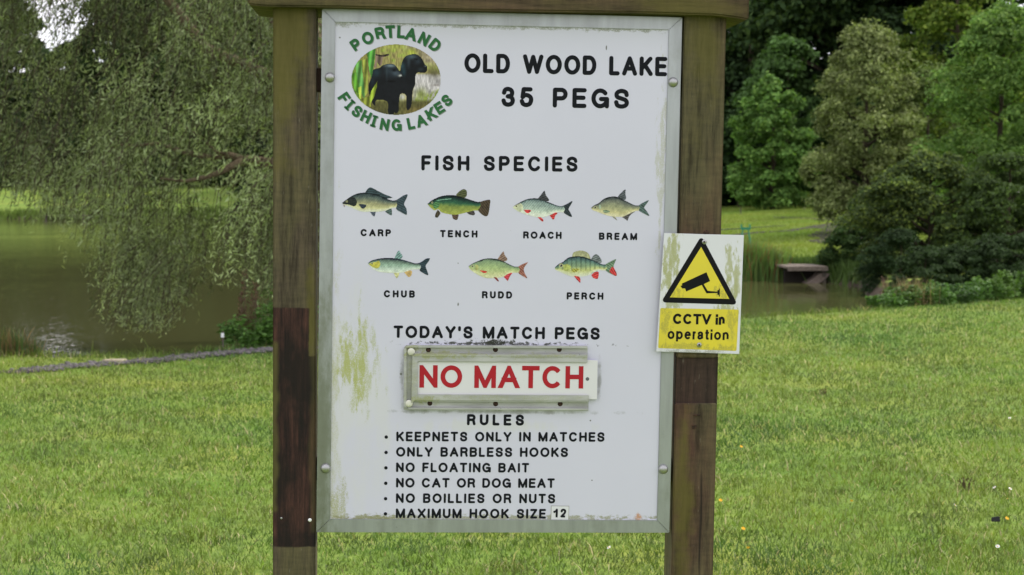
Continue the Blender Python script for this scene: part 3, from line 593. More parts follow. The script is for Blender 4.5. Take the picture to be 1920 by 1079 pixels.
peg(1427, 500, 34.3, .35, 'grey stake in the reeds left of the platform', False)
# far left jetty
p = at(125, 406, 111.6); e = empty('far_jetty', (p.x, 111.6, WATER_Z)); tag(e, 'dark little jetty on the far shore under the left lobe of the willow', 'jetty')
for k in range(5): bx('plank', (-1.2+.6*k, 0, .28), (.56, 1.2, .08), oldw.m, e)
for sx in (-1.3, 1.3): bx('post', (sx, -.5, -.1), (.14, .14, .7), oldw.m, e)
p = ground_at(214, 681); V = []; F = []
o = link('flat_stone', pyd('flat_stone', [(-.11, -.05, 0), (.1, -.06, 0), (.12, .05, 0), (-.09, .06, 0), (-.1, -.045, .035), (.09, -.05, .03), (.1, .045, .035), (-.08, .05, .03)], [(4, 5, 6, 7), (0, 1, 5, 4), (1, 2, 6, 5), (2, 3, 7, 6), (3, 0, 4, 7)]), flat_mat('pale_stone', (.36, .31, .22), .9, var=.2)); finish(o.data, .006)
o.location = p; tag(o, 'single flat pale stone on the worn strip left of the sign', 'stone')
# daisies, buttercups
def flower(kind, px, py, lb, s=1.):
    p = ground_at(px, py); e = empty(kind, p); yellow = kind == 'buttercup'
    V = []; F = []; n = 5 if yellow else 12; hgt = .045; R = (.010 if yellow else .012)*s
    for i in range(n):
        a0 = 6.283*i/n; wv = (.6 if yellow else .22); b = len(V)
        for rr, da in ((.2, 0), (.75, -wv), (1.0, 0), (.75, wv)): V.append((R*rr*math.cos(a0+da), R*rr*math.sin(a0+da), hgt+(R*.5*rr*rr if yellow else .001)))
        F.append((b, b+1, b+2, b+3))
    link('petals', pyd('petals', V, F), PET[yellow], e)
    V = []; F = []; tube(V, F, [(0, 0, hgt-.001), (0, 0, hgt+.003)], [.0035*s, .0025*s], 8); link('flower_centre', pyd('flower_centre', V, F), PET[True], e)
    V = []; F = []; tube(V, F, [(.004, 0, -.01), (0, 0, hgt)], [.001, .001], 5); link('stem', pyd('stem', V, F), STEM, e)
    tag(e, lb, kind, {'buttercup': 'buttercups in the lawn', 'daisy': 'daisies in the lawn'}[kind])
    e.rotation_euler = (math.radians(35), 0, random.random()*6)
PET = {True: flat_mat('petal_yellow', (.75, .40, .01), .5), False: flat_mat('petal_white', (.8, .8, .78), .5)}; STEM = flat_mat('flower_stem', (.08, .14, .03), .6)
for px, py, lb in ((1388, 1006, 'buttercup right of the right post near the foot of the picture'), (1403, 1049, 'larger buttercup nearest the bottom edge right of the post'), (1347, 953, 'buttercup close against the right post'), (1593, 958, 'orange-yellow buttercup alone in the middle of the right-hand lawn'), (1880, 987, 'buttercup beside the small black scrap near the right edge'), (1384, 849, 'tiny buttercup a little above the others by the right post')):
    flower('buttercup', px, py, lb, 1.0)
for px, py, lb in ((1763, 907, 'daisy left of the brown weed on the right-hand lawn'), (1873, 928, 'daisy in the tight pair near the right edge, left one'), (1885, 930, 'daisy in the tight pair near the right edge, right one'), (1780, 962, 'lone daisy below the brown weed'), (1897, 952, 'daisy below the tight pair'), (1895, 795, 'daisy higher up near the right edge, left one'), (1908, 793, 'daisy higher up near the right edge, right one'), (1696, 882, 'small daisy in the middle of the right-hand lawn'), (1872, 1040, 'daisy in the bottom right corner'), (1168, 1003, 'daisy just under the right end of the board'), (1152, 1043, 'daisy below the board, lower one')):
    flower('daisy', px, py, lb, .8)
p = ground_at(1866, 986); V = []; F = []; bxo = [(-.022, -.008, 0), (.02, -.012, 0), (.024, .006, 0), (-.016, .012, 0), (-.02, -.006, .02), (.018, -.008, .026), (.02, .004, .024), (-.014, .01, .018)]
o = link('plastic_scrap', pyd('plastic_scrap', bxo, [(4, 5, 6, 7), (0, 1, 5, 4), (1, 2, 6, 5), (2, 3, 7, 6), (3, 0, 4, 7), (3, 2, 1, 0)]), flat_mat('black_plastic', (.012, .012, .014), .4)); finish(o.data, .003); o.location = p+Vector((0, 0, .015)); tag(o, 'small black scrap of litter in the grass near the right edge', 'litter')
p = ground_at(1811, 921); herb('dry_weed', 'little withered brown weed standing in the right-hand lawn', 'weed', p.x, p.y, .025, .07, 40, .018, .008, (.09, .07, .03), 500, stems=6, spiky=True)
p = ground_at(1543, 741); herb('dry_weed', 'reddish brown weed tuft high on the right-hand lawn', 'weed', p.x, p.y, .02, .035, 30, .018, .008, (.12, .08, .04), 501, stems=6, spiky=True)

# ================================================================= the notice board
MS = (Matrix.Rotation(math.radians(4.1766), 4, 'Z') @ Matrix.Rotation(math.radians(1.01265), 4, 'Y') @ Matrix.Rotation(math.radians(.42915), 4, 'X'))
SIGN_C = Vector((-.02969, 3.62154, 1.31134)); BASE_H = 1.30
S = Matrix.Translation(SIGN_C) @ MS @ Matrix.Translation((0, 0, -BASE_H)); SI = S.inverted()
_o = SI @ CAM
def Lp(px, py, n=0.):
    """pixel of the photograph -> point (x,z) of the board's own frame on the plane n metres in front of the frame face"""
    d = SI.to_3x3() @ ray(px, py); t = (-n-_o.y)/d.y; return Vector((_o.x+d.x*t, _o.z+d.z*t))
root = empty('notice_board'); root.matrix_world = S
tag(root, 'tall wooden-posted white notice board with lake rules and fish pictures', 'notice board')
O3 = Vector((0, 0, 0))
def prism(name, poly, n0, n1, mat, parent, org=O3, bev=.0015, seg=2):
    """poly: (x,z) list; extruded from n0 (front) to n1 (back)"""
    bm = bmesh.new(); f = [bm.verts.new((x-org.x, -n0-org.y, z-org.z)) for x, z in poly]; b = [bm.verts.new((x-org.x, -n1-org.y, z-org.z)) for x, z in poly]; k = len(poly)
    bm.faces.new(f); bm.faces.new(b[::-1])
    for i in range(k): bm.faces.new((f[i], b[i], b[(i+1) % k], f[(i+1) % k]))
    bmesh.ops.recalc_face_normals(bm, faces=bm.faces)
    if bev: bmesh.ops.bevel(bm, geom=list(bm.edges), offset=bev, segments=seg, affect='EDGES', clamp_overlap=True)
    me = bpy.data.meshes.new(name); bm.to_mesh(me); bm.free(); return link(name, me, mat, parent)
def Pl(pts, n=0.): return [tuple(Lp(x, y, n)) for x, y in pts]
def dome(name, px, py, r, h, n, mat, parent, org=O3, slot=None):
    c = Lp(px, py, n); bm = bmesh.new(); K = 20; rings = []
    for j in range(6):
        a = j/6*math.pi/2; rr = r*math.cos(a); rings.append([bm.verts.new((c.x+rr*math.cos(6.2832*i/K)-org.x, -(n+h*math.sin(a))-org.y, c.y+rr*math.sin(6.2832*i/K)-org.z)) for i in range(K)])
    for j in range(5):
        for i in range(K): bm.faces.new((rings[j][i], rings[j][(i+1) % K], rings[j+1][(i+1) % K], rings[j+1][i]))
    bm.faces.new(rings[-1]); bmesh.ops.recalc_face_normals(bm, faces=bm.faces)
    for f in bm.faces: f.smooth = True
    me = bpy.data.meshes.new(name); bm.to_mesh(me); bm.free(); return link(name, me, mat, parent)

# --- materials
def wood(name, stain=None, strips=(), olive=(.074, .064, .032), brown=(.068, .050, .037), green_at=None):
    m = M(name, .85, .25); fine = m.noise(1, m.mapv((55, 40, 5)), 6, .75); big = m.noise(1, m.mapv((6, 6, 1.6)), 4, .6); cross = m.noise(1, m.mapv((20, 20, 90)), 3, .6)
    c = m.ramp(big, [(.36, brown), (.56, olive)]); c = m.mix(1., c, m.ramp(fine, [(.30, (.30, .28, .26)), (.48, (1, 1, 1)), (.72, (1.75, 1.68, 1.6))]), 'MULTIPLY')
    c = m.mix(.5, c, m.ramp(cross, [(.3, (.7, .7, .7)), (.7, (1.25, 1.25, 1.2))]), 'MULTIPLY')
    crk = m.noise(1, m.mapv((70, 70, 1.6)), 3, .5); c = m.mix(m.ramp(crk, [(.26, .85), (.31, 0)]), c, (.012, .009, .007))
    pale = m.noise(1, m.mapv((150, 150, 30)), 2, .6); c = m.mix(m.ramp(pale, [(.70, 0), (.78, .5)]), c, (.20, .18, .14))
    if green_at:
        for g_ in green_at: c = m.mix(m.blob(*g_[:4], nscale=14, thr=.5, soft=.22, amount=g_[4]), c, m.mix(fine, (.072, .064, .012), (.120, .106, .024)))
    if stain:
        for (x0, x1, z0, z1) in stain:
            k = m.box(x0, x1, z0, z1, .0025, .006, 40); dk = m.ramp(m.noise(1, m.mapv((70, 30, 5)), 6, .8), [(.36, (.010, .007, .006)), (.50, (.034, .016, .012)), (.66, (.085, .038, .026))]); bl = m.noise(1, m.mapv((11, 11, 7)), 4, .6)
            dk = m.mix(m.ramp(bl, [(.42, 0), (.56, .85)]), dk, (.010, .008, .006)); c = m.mix(m.math('MULTIPLY', k, m.ramp(fine, [(.28, .8), (.40, 1.)])), c, dk)
    for (x0, x1, z0, z1, am) in strips: c = m.mix(m.math('MULTIPLY', m.box(x0, x1, z0, z1, .006, .022, 16), am), c, m.mix(fine, (.045, .040, .012), (.11, .095, .03)))
    m.base(c); m.bump(m.math('ADD', fine, m.math('MULTIPLY', cross, .5)), .55, .0022); return m.m
alm = M('aluminium', .42, .5, .75); an = alm.noise(1, alm.mapv((30, 30, 4)), 5, .6); an2 = alm.noise(9, None, 5, .7); sp = alm.noise(160, None, 3, .6)
ac = alm.ramp(an, [(.3, (.275, .285, .295)), (.7, (.375, .39, .405))]); ac = alm.mix(alm.ramp(an2, [(.52, 0), (.72, .45)]), ac, (.20, .21, .17)); ac = alm.mix(alm.ramp(sp, [(.70, 0), (.76, .8)]), ac, (.05, .05, .04))
lp = Lp(604, 850); ac = alm.mix(alm.blob(lp.x, lp.y, .05, .35, 26, .52, .15, 2, .55), ac, (.10, .11, .04))
alm.base(ac).bump(sp, .1, .0005); ALU = alm.m
bolt = M('steel_bolt', .42, .5, .9, (.36, .36, .35)); BOLT = bolt.m
rust = M('rusty_screw', .8, .3, .2); rust.base(rust.ramp(rust.noise(300, None, 3), [(.4, (.018, .012, .009)), (.65, (.07, .035, .02))])); RUST = rust.m

# --- posts and beam
def line(p, q, y): return p[0]+(q[0]-p[0])*(y-p[1])/(q[1]-p[1])
LPF = .004
def post_poly(l0, l1, r0, r1, n, ytop, zbot):
    tl, bl, tr_, br_ = Lp(*l0, n), Lp(*l1, n), Lp(*r0, n), Lp(*r1, n)
    f = lambda a, b, z: a.x+(b.x-a.x)*(z-a.y)/(b.y-a.y)
    return [(f(tl, bl, zbot), zbot), (f(tr_, br_, zbot), zbot), tuple(tr_), tuple(tl)]
a_, b_ = Lp(506, 577, LPF), Lp(575.5, 1026, LPF); c_ = Lp(591.5, 700, LPF); zt = a_.y; z70 = Lp(550, 668, LPF).y; zb_ = b_.y
gl = Lp(545, 120, LPF); gl2 = Lp(515, 780, LPF)
WL = wood('post_wood_left', [(a_.x-.01, b_.x, zb_, zt), (b_.x-.03, c_.x+.02, zb_, z70)], strips=[(a_.x-.01, Lp(521, 700, LPF).x, Lp(520, 960, LPF).y, Lp(520, 640, LPF).y, .9), (Lp(582, 700, LPF).x, c_.x+.02, Lp(520, 1000, LPF).y, Lp(520, 570, LPF).y, .35)], green_at=[(gl.x-.015, gl.y, .05, .26, .75), (gl2.x-.01, gl2.y, .016, .26, .9), (Lp(583, 620, 0).x, Lp(583, 620, 0).y, .012, .12, .8)])
prism('post', post_poly((512, 0), (511.4, 1079), (592.5, 0), (591.2, 1079), LPF, 0, -.25), LPF, LPF-.10, WL, root, bev=.003)
gr_ = Lp(1325, 60, LPF); WR = wood('post_wood_right', None, green_at=[(gr_.x, gr_.y, .05, .18, .6), (Lp(1280, 860, LPF).x, Lp(1280, 860, LPF).y, .03, .25, .8)], brown=(.066, .036, .024))
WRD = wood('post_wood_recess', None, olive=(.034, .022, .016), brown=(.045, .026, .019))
L0, L1, R0, R1 = (1284.5, 0), (1258.5, 1079), (1363, 0), (1336.5, 1079)
full = post_poly(L0, L1, R0, R1, LPF, 0, -.25)
def cutpost(y0, y1, n, dx=0):
    return Pl([(line(L0, L1, y1)-dx, y1), (line(R0, R1, y1)+dx, y1), (line(R0, R1, y0)+dx, y0), (line(L0, L1, y0)-dx, y0)], n)
# right post: upper length, set-back middle length, lower length that stands proud
up = cutpost(-10, 671, LPF); lowp = [full[0], full[1]]+cutpost(757, 1079, LPF)[2:]
pr = prism('post', up, LPF, LPF-.10, WR, root, bev=.0025)
mid = cutpost(669, 760, LPF-.007); prism('post_notch', mid, LPF-.007, LPF-.10, WRD, root, bev=.001)
lo_ = prism('post', lowp, LPF+.002, LPF-.10, WR, root, bev=.0025)
pr['label'] = 'upper length of the right post'; lo_['label'] = 'lower length of the right post, standing slightly proud'
BN = .035
bot = [(464.5, 8.5), (480, 11), (500, 12.5), (640, 14), (867, 20), (1060, 22.5), (1180, 24), (1290, 27.5), (1340, 29), (1375, 33), (1404, 38)]; top = [(1407, -60), (1000, -66), (464, -72)]
gb = Lp(800, 5, BN); WB = wood('beam_wood', None, olive=(.074, .062, .024), brown=(.07, .045, .028), green_at=[(Lp(1330, 10, BN).x, gb.y, .12, .05, .6)])
m_ = bpy.data.materials['beam_wood']
for nd in m_.node_tree.nodes:
    if nd.bl_idname == 'ShaderNodeMapping' and nd.inputs['Scale'].default_value[2] not in (0,):
        s_ = list(nd.inputs['Scale'].default_value); 
        if s_[1] != 0: nd.inputs['Scale'].default_value = (s_[2], s_[1], s_[0])
prism('beam', Pl(bot, BN)+Pl(top, BN), BN, BN-.25, WB, root, bev=.004)

# --- framed panel
fo = [(603.8, 16.3), (1279.3, 33.0), (1255.0, 999.5), (593.0, 998.6)]       # outer corners TL TR BR BL
fi = [(628.5, 41.5), (1254.3, 56.2), (1232.0, 976.0), (619.0, 973.6)]       # inner corners
PN = -.0035
pe_ = [Lp(*q, PN) for q in [(612, 26), (1270, 42), (1246, 990), (604, 988)]]
pm_ = M('panel_white', .28, .45)
base = pm_.mix(pm_.ramp(pm_.noise(3, None, 4), [(.4, 0), (.7, 1)]), (.545, .535, .635), (.565, .555, .655))
c = base
fine_dirt = pm_.noise(1, pm_.mapv((260, 1, 130)), 3, .65); big_dirt = pm_.noise(7, None, 4)
c = pm_.mix(pm_.math('MULTIPLY', pm_.ramp(fine_dirt, [(.70, 0), (.78, .8)]), pm_.ramp(big_dirt, [(.45, .1), (.65, 1)])), c, (.30, .31, .27))
def st(px, py, rxp, ryp, col, **k):
    global c
    q = Lp(px, py, PN); c = pm_.mix(pm_.blob(q.x, q.y, rxp*.00122, ryp*.00122, **k), c, col)
st(660, 760, 70, 190, (.58, .58, .50), nscale=28, thr=.5, soft=.25, stretch=2, amount=.32)
st(668, 690, 42, 85, (.36, .38, .16), nscale=110, thr=.50, soft=.10, stretch=2.2, amount=.6)
st(648, 665, 16, 50, (.34, .36, .10), nscale=150, thr=.50, soft=.07, stretch=2, amount=.8)
st(676, 690, 15, 68, (.34, .36, .10), nscale=160, thr=.50, soft=.07, stretch=2.4, amount=.8)
st(625, 800, 12, 330, (.42, .42, .28), nscale=120, thr=.46, soft=.14, stretch=2, amount=.45)
st(628, 955, 22, 45, (.30, .30, .12), nscale=80, thr=.47, soft=.12, stretch=2, amount=.6)
st(1198, 971, 7, 9, (.45, .20, .08), nscale=70, thr=.42, soft=.12, amount=.8)
st(930, 972, 330, 7, (.25, .25, .15), nscale=140, thr=.48, soft=.08, stretch=.3, amount=.8)
st(700, 974, 90, 10, (.22, .22, .10), nscale=90, thr=.46, soft=.1, stretch=.3, amount=.8)
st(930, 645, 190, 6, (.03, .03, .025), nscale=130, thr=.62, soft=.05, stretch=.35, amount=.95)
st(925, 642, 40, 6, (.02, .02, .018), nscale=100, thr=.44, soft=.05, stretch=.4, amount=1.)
st(1240, 330, 10, 190, (.40, .40, .32), nscale=160, thr=.52, soft=.06, stretch=3, amount=.7)
for q_ in ((859, 494, 2.2, 3), (859, 571, 2.2, 4), (637, 71, 2, 2), (1107, 789, 2, 2), (1110, 901, 1.6, 1.6), (752, 702, 2, 2), (1137, 90, 1.2, 4)): st(*q_, (.06, .065, .04), nscale=40, thr=.40, soft=.1, amount=.9)
for q_ in ((754, 712, 5, 60), (930, 773, 180, 4), (1124, 715, 4, 40)): st(*q_, (.16, .16, .14), nscale=50, thr=.45, soft=.2, amount=.6)  # soft dark bands: contact shadow of holder and plate, painted into the panel colour
for q_ in ((640, 45, 40, 6), (900, 50, 300, 4), (1150, 56, 100, 5)): st(*q_, (.22, .23, .18), nscale=90, thr=.48, soft=.15, stretch=.4, amount=.7)
st(930, 800, 160, 12, (.55, .55, .48), nscale=40, thr=.5, soft=.2, stretch=2, amount=.4)
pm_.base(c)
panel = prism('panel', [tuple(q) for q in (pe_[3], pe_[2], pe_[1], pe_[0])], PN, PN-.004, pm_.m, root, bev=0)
for i, nm in enumerate(('top', 'right', 'bottom', 'left')):
    j = (i+1) % 4; g1 = 1.0
    q = [fo[i], fo[j], fi[j], fi[i]]
    # mitred rails, butted with a hair of gap
    cx = sum(p[0] for p in q)/4; cy = sum(p[1] for p in q)/4; L2 = Pl(q, 0); L2 = np.array(L2); ax = L2[1]-L2[0]; ax /= np.linalg.norm(ax)
    L2[0] += ax*.0005; L2[3] += ax*.0005; L2[1] -= ax*.0005; L2[2] -= ax*.0005
    rail = prism('frame_rail', [tuple(p) for p in L2[::-1]], 0.0, -.022, ALU, root, bev=.0008, seg=2)
for px, py in ((618.5, 145.5), (1262, 154.5), (610.5, 878.5), (1243.5, 880)):
    dome('bolt', px, py, .0115, .0085, .0004, BOLT, root)
# battens behind the board that carry the bolts
for py in (150, 880):
    q = Pl([(585, py+22), (1290, py+24), (1290, py-20), (585, py-22)], -.024); prism('batten', q, -.026, -.06, WRD, root, bev=.002)

# --- vinyl lettering: stroke font merged into clean outlines
def arc(cx, cy, rx, ry, a0, a1, n=14): return [(cx+rx*math.cos(math.radians(a0+(a1-a0)*i/n)), cy+ry*math.sin(math.radians(a0+(a1-a0)*i/n))) for i in range(n+1)]
def spl(P, n=5):
    P = [np.array(p, float) for p in P]; Q = [2*P[0]-P[1]]+P+[2*P[-1]-P[-2]]; out = []
    for i in range(1, len(Q)-2):
        p0, p1, p2, p3 = Q[i-1:i+3]
        for k in range(n): t = k/n; out.append(tuple(.5*((2*p1)+(-p0+p2)*t+(2*p0-5*p1+4*p2-p3)*t*t+(-p0+3*p1-3*p2+p3)*t**3)))
    out.append(tuple(P[-1])); return out
Sp = spl([(.96, .74), (.86, .92), (.5, 1), (.16, .92), (.04, .76), (.14, .60), (.5, .51), (.86, .41), (.98, .24), (.86, .07), (.5, 0), (.14, .07), (.02, .27)])
G = {
 'A': (.90, [[(0, 0), (.5, 1), (1, 0)], [(.17, .33), (.83, .33)]]),
 'B': (.78, [[(0, 0), (0, 1), (.62, 1)]+arc(.62, .765, .34, .235, 90, -90)+[(0, .53)], [(.62, .53)]+arc(.64, .265, .36, .265, 90, -90)+[(0, 0)]]),
 'C': (.90, [arc(.5, .5, .5, .5, 38, 322, 22)]),
 'D': (.82, [[(0, 0), (0, 1), (.48, 1)]+arc(.48, .5, .52, .5, 90, -90, 18)+[(0, 0)]]),
 'E': (.72, [[(1, 1), (0, 1), (0, 0), (1, 0)], [(0, .52), (.9, .52)]]),
 'F': (.68, [[(1, 1), (0, 1), (0, 0)], [(0, .50), (.86, .50)]]),
 'G': (.90, [arc(.5, .5, .5, .5, 42, 325, 22)+[(.98, .12), (1, .46), (.56, .46)], [(1, .46), (1, 0)]]),
 'H': (.80, [[(0, 0), (0, 1)], [(1, 0), (1, 1)], [(0, .52), (1, .52)]]),
 'I': (0, [[(0, 0), (0, 1)]]), 'K': (.80, [[(0, 0), (0, 1)], [(.95, 1), (0, .33)], [(.36, .58), (1, 0)]]),
 'L': (.64, [[(0, 1), (0, 0), (1, 0)]]), 'M': (.96, [[(0, 0), (0, 1), (.5, 0), (1, 1), (1, 0)]]), 'N': (.80, [[(0, 0), (0, 1), (1, 0), (1, 1)]]),
 'O': (.96, [arc(.5, .5, .5, .5, 0, 360, 30)]), 'P': (.75, [[(0, 0), (0, 1), (.62, 1)]+arc(.62, .73, .38, .27, 90, -90)+[(0, .46)]]),
 'R': (.79, [[(0, 0), (0, 1), (.64, 1)]+arc(.64, .745, .34, .255, 90, -90)+[(0, .49)], [(.60, .49), (.86, .42), (.92, .2), (1, 0)]]),
 'S': (.78, [Sp]), 'T': (.78, [[(0, 1), (1, 1)], [(.5, 1), (.5, 0)]]), 'U': (.80, [[(0, 1), (0, .36)]+arc(.5, .36, .5, .36, 180, 360, 16)+[(1, .36), (1, 1)]]),
 'V': (.86, [[(0, 1), (.5, 0), (1, 1)]]), 'W': (1.22, [[(0, 1), (.26, 0), (.5, .98), (.74, 0), (1, 1)]]), 'X': (.84, [[(0, 1), (1, 0)], [(0, 0), (1, 1)]]),
 'Y': (.84, [[(0, 1), (.5, .45), (1, 1)], [(.5, .45), (.5, 0)]]), 'Z': (.74, [[(0, 1), (1, 1), (0, 0), (1, 0)]]),
 '1': (.40, [[(.05, .74), (.6, .80), (1, 1), (1, 0)]]), '2': (.66, [spl([(.03, .70), (.12, .92), (.48, 1), (.86, .92), (.97, .72), (.82, .48), (.4, .24), (.02, 0)])+[(1, 0)]]),
 '3': (.68, [spl([(.04, .76), (.16, .94), (.48, 1), (.82, .92), (.92, .75), (.8, .58), (.45, .53)]), spl([(.45, .53), (.84, .47), (1, .27), (.86, .07), (.48, 0), (.14, .07), (0, .26)])]),
 '5': (.68, [[(.92, 1), (.18, 1), (.07, .50)]+spl([(.07, .50), (.3, .62), (.62, .62), (.93, .5), (1, .30), (.84, .07), (.45, 0), (.13, .07), (0, .24)])]),
 "'": (.06, [[(.5, 1), (.6, .9), (.2, .76)]]),
 'i': (0, [[(0, 0), (0, .58)], [(0, .97), (0, 1.0)]]), 'n': (.58, [[(0, 0), (0, .64)], [(0, .44)]+arc(.5, .42, .5, .30, 160, 0, 12)+[(1, 0)]]),
 'o': (.66, [arc(.5, .36, .5, .36, 0, 360, 26)]), 'p': (.64, [[(0, -.27), (0, .72)], arc(.5, .36, .5, .36, 0, 360, 26)]),
 'e': (.62, [[(.03, .39), (.99, .39)]+arc(.5, .36, .5, .36, 5, 318, 24)]), 'r': (.30, [[(0, 0), (0, .72)], spl([(0, .42), (.3, .64), (1, .70)])]),
 'a': (.60, [spl([(.06, .52), (.16, .68), (.48, .73), (.80, .66), (.88, .48)])+[(.88, .12), (1, 0)], spl([(.88, .42), (.5, .38), (.12, .30), (.03, .15), (.15, .02), (.42, 0), (.72, .08), (.88, .26)])]),
 't': (.34, [[(.42, .95), (.42, .14), (.6, 0), (1, .01)], [(0, .70), (1, .70)]]),
}
_gc = {}
def glyph(ch, t, butt, hs=1.):
    """triangles of a glyph at cap height 1, stroke t, unioned"""
    key = (ch, round(t, 3), butt, round(hs, 3))
    if key in _gc: return _gc[key]
    W, st_ = G[ch]; Wf = max(W*hs, t); V = []; E = []; Fc = []
    def P(p): return np.array([t/2+p[0]*(Wf-t), t/2+p[1]*(1-t)])
    def addp(poly):
        a = sum(poly[i][0]*poly[(i+1) % len(poly)][1]-poly[(i+1) % len(poly)][0]*poly[i][1] for i in range(len(poly)))
        if abs(a) < 1e-7: return
        if a < 0: poly = poly[::-1]
        b = len(V); V.extend(Vector((float(p[0]), float(p[1]))) for p in poly); Fc.append(list(range(b, b+len(poly))))
    def clip(poly):
        lo = -.3 if ch in 'p' else 0.
        for ax, lim, sg in ((1, 1., 1), (1, lo, -1)):
            out = []
            for i in range(len(poly)):
                a, b = poly[i], poly[(i+1) % len(poly)]; ia, ib = sg*(lim-a[ax]) >= -1e-9, sg*(lim-b[ax]) >= -1e-9
                if ia: out.append(a)
                if ia != ib: k = (lim-a[ax])/(b[ax]-a[ax]); out.append(a+(b-a)*k)
            poly = out
            if not poly: return poly
        return poly
    for pl in st_:
        q = [P(p) for p in pl]; q = [q[0]]+[q[i] for i in range(1, len(q)) if np.linalg.norm(q[i]-q[i-1]) > 1e-4]
        closed = np.linalg.norm(q[0]-q[-1]) < 1e-3
        for i in range(len(q)-1):
            a, b = q[i], q[i+1]; d = (b-a)/np.linalg.norm(b-a); nrm = np.array([-d[1], d[0]])*t/2
            if butt and not closed:
                diag = abs(d[0]) > .05 and abs(d[1]) > .3 and len(pl) < 7
                if i == 0: a = a-d*(t*1.0 if diag else t*.5 if len(pl) < 12 else t*.0)
                if i == len(q)-2: b = b+d*(t*1.0 if diag else t*.5 if len(pl) < 12 else t*.0)
            pg = [a-nrm, b-nrm, b+nrm, a+nrm]
            if butt: pg = clip(pg)
            if pg: addp(pg)
        for i, p in enumerate(q):
            end = (i == 0 or i == len(q)-1) and not closed
            if butt and end: continue
            if butt and len(pl) < 6 and 0 < i < len(q)-1 and ch in 'AVMNWKYZ':       # mitred apex
                u = (q[i]-q[i-1])/np.linalg.norm(q[i]-q[i-1]); w2 = (q[i]-q[i+1])/np.linalg.norm(q[i]-q[i+1])
                d1, d2 = -u, -w2; bis = d1+d2; ln_ = np.linalg.norm(bis)
                if ln_ > .1:
                    bis /= ln_; sh = max(.2, math.sqrt(max(0., (1-float(d1@d2))/2))); tip = p-bis*(t/2)/sh; ns_ = []
                    for d in (d1, d2):
                        nn_ = np.array([-d[1], d[0]])*t/2; ns_.append(p+nn_ if nn_@bis < 0 else p-nn_)
                    pg = clip([p, ns_[0], tip, ns_[1]]); pg = [np.array([min(max(v[0], 0), Wf), v[1]]) for v in pg] if pg else pg
                    if pg: addp(pg)
                    continue
                K = 10
            elif butt and len(pl) < 7 and 0 < i < len(q)-1 and ch in 'EFLTPDBRG':      # square corners
                h = t/2; addp([p+np.array(v) for v in ((-h, -h), (h, -h), (h, h), (-h, h))]) if abs((q[i]-q[i-1])@(q[i+1]-q[i])) < 1e-4 else None
                continue
            K = 12; pg = [p+np.array([math.cos(6.2832*k/K+.1), math.sin(6.2832*k/K+.1)])*t/2 for k in range(K)]
            if butt: pg = clip(pg)
            addp(pg)
    vo, eo, fo_, ov, oe, of = geometry.delaunay_2d_cdt(V, [], Fc, 0, 1e-5)
    T = [f for f, o in zip(fo_, of) if len(o)]; vo = np.array([tuple(v) for v in vo]); T = [f if len(f) == 3 else f for f in T]
    _gc[key] = (vo, T, Wf); return _gc[key]
def text_mesh(items):
    """items: (char, origin xz, xaxis xz, yaxis xz, stroke, butt, hs) ; axes scaled to cap height"""
    V = []; F = []
    for ch, o, xa, ya, t, butt, hs in items:
        vo, T, Wf = glyph(ch, t, butt, hs); b = len(V)
        for v in vo: V.append((o[0]+xa[0]*v[0]+ya[0]*v[1], o[1]+xa[1]*v[0]+ya[1]*v[1]))
        for f in T: F.append(tuple(b+k for k in f))
    return V, F
def put_text(name, s_, p0, p1, cap, stroke, n, mat, parent, butt=False, hs=1., org=O3, gap=.0, space=.42, label=None):
    """p0/p1: baseline ends (px) of ink; cap height and stroke in px"""
    A = Lp(*p0, n); B = Lp(*p1, n); mid_ = ((p0[0]+p1[0])/2, (p0[1]+p1[1])/2); upv = Lp(mid_[0], mid_[1]-cap, n)-Lp(*mid_, n); capm = upv.length; ax = (B-A); W = ax.length; ax.normalize()
    upn = Vector((-ax.y, ax.x)); t = stroke/cap; ws = [0 if c_ == ' ' else max(G[c_][0]*hs, t) for c_ in s_]; ns = s_.count(' '); base_w = sum(ws)+ns*space; k = len(s_)-1
    tr_ = (W/capm-base_w)/max(k, 1); x = 0; items = []
    for c_, w_ in zip(s_, ws):
        if c_ == ' ': x += space+tr_; items.append(None); continue
        o = A+ax*(x*capm); items.append((c_, (o.x-org.x, o.y-org.z), (ax.x*capm, ax.y*capm), (upn.x*capm, upn.y*capm), t, butt, hs)); x += w_+tr_
    words = [[]]
    for it in items:
        if it is None: words.append([])
        else: words[-1].append(it)
    for wd_, ws_ in zip(s_.split(' '), words):
        V, F = text_mesh(ws_); me = pyd(name, [(v[0], -n-org.y, v[1]) for v in V], F); o = link(name, me, mat, parent); o['label'] = (label.rsplit('reading', 1)[0]+'reading ' if label else 'lettering reading ')+wd_
    return o
vin = M('black_vinyl', .6, .12, 0, (.006, .007, .010)); VIN = vin.m
LN = PN+.0004
def T_(s_, x0, y0, x1, y1, cap, st_, hs=1., label=None, **k): return put_text('lettering', s_, (x0, y0), (x1, y1), cap, st_, LN, VIN, panel, hs=hs, label=label or 'black lettering reading '+s_, **k)
T_('OLD WOOD LAKE', 870.5, 136.8, 1250.6, 143.6, 36.6, 8.0, .87)
T_('35 PEGS', 940, 200.5, 1179.5, 204.5, 37.5, 8.2, 1.0, space=.5)
T_('FISH SPECIES', 790, 320, 1083, 322.5, 28.5, 6.3, .96)
for s_, x0, y0, x1, y1 in (('CARP', 676, 443.3, 733, 444), ('TENCH', 825, 445.2, 895.3, 446), ('ROACH', 980.8, 447.8, 1053, 448.5), ('BREAM', 1122.9, 450.0, 1194.5, 450.8), ('CHUB', 719.6, 558, 777.8, 558.6), ('RUDD', 903.6, 559.9, 960.2, 560.3), ('PERCH', 1062.5, 562, 1131.3, 562.6)):
    T_(s_, x0, y0, x1, y1, 13.6, 3.5, 1.)
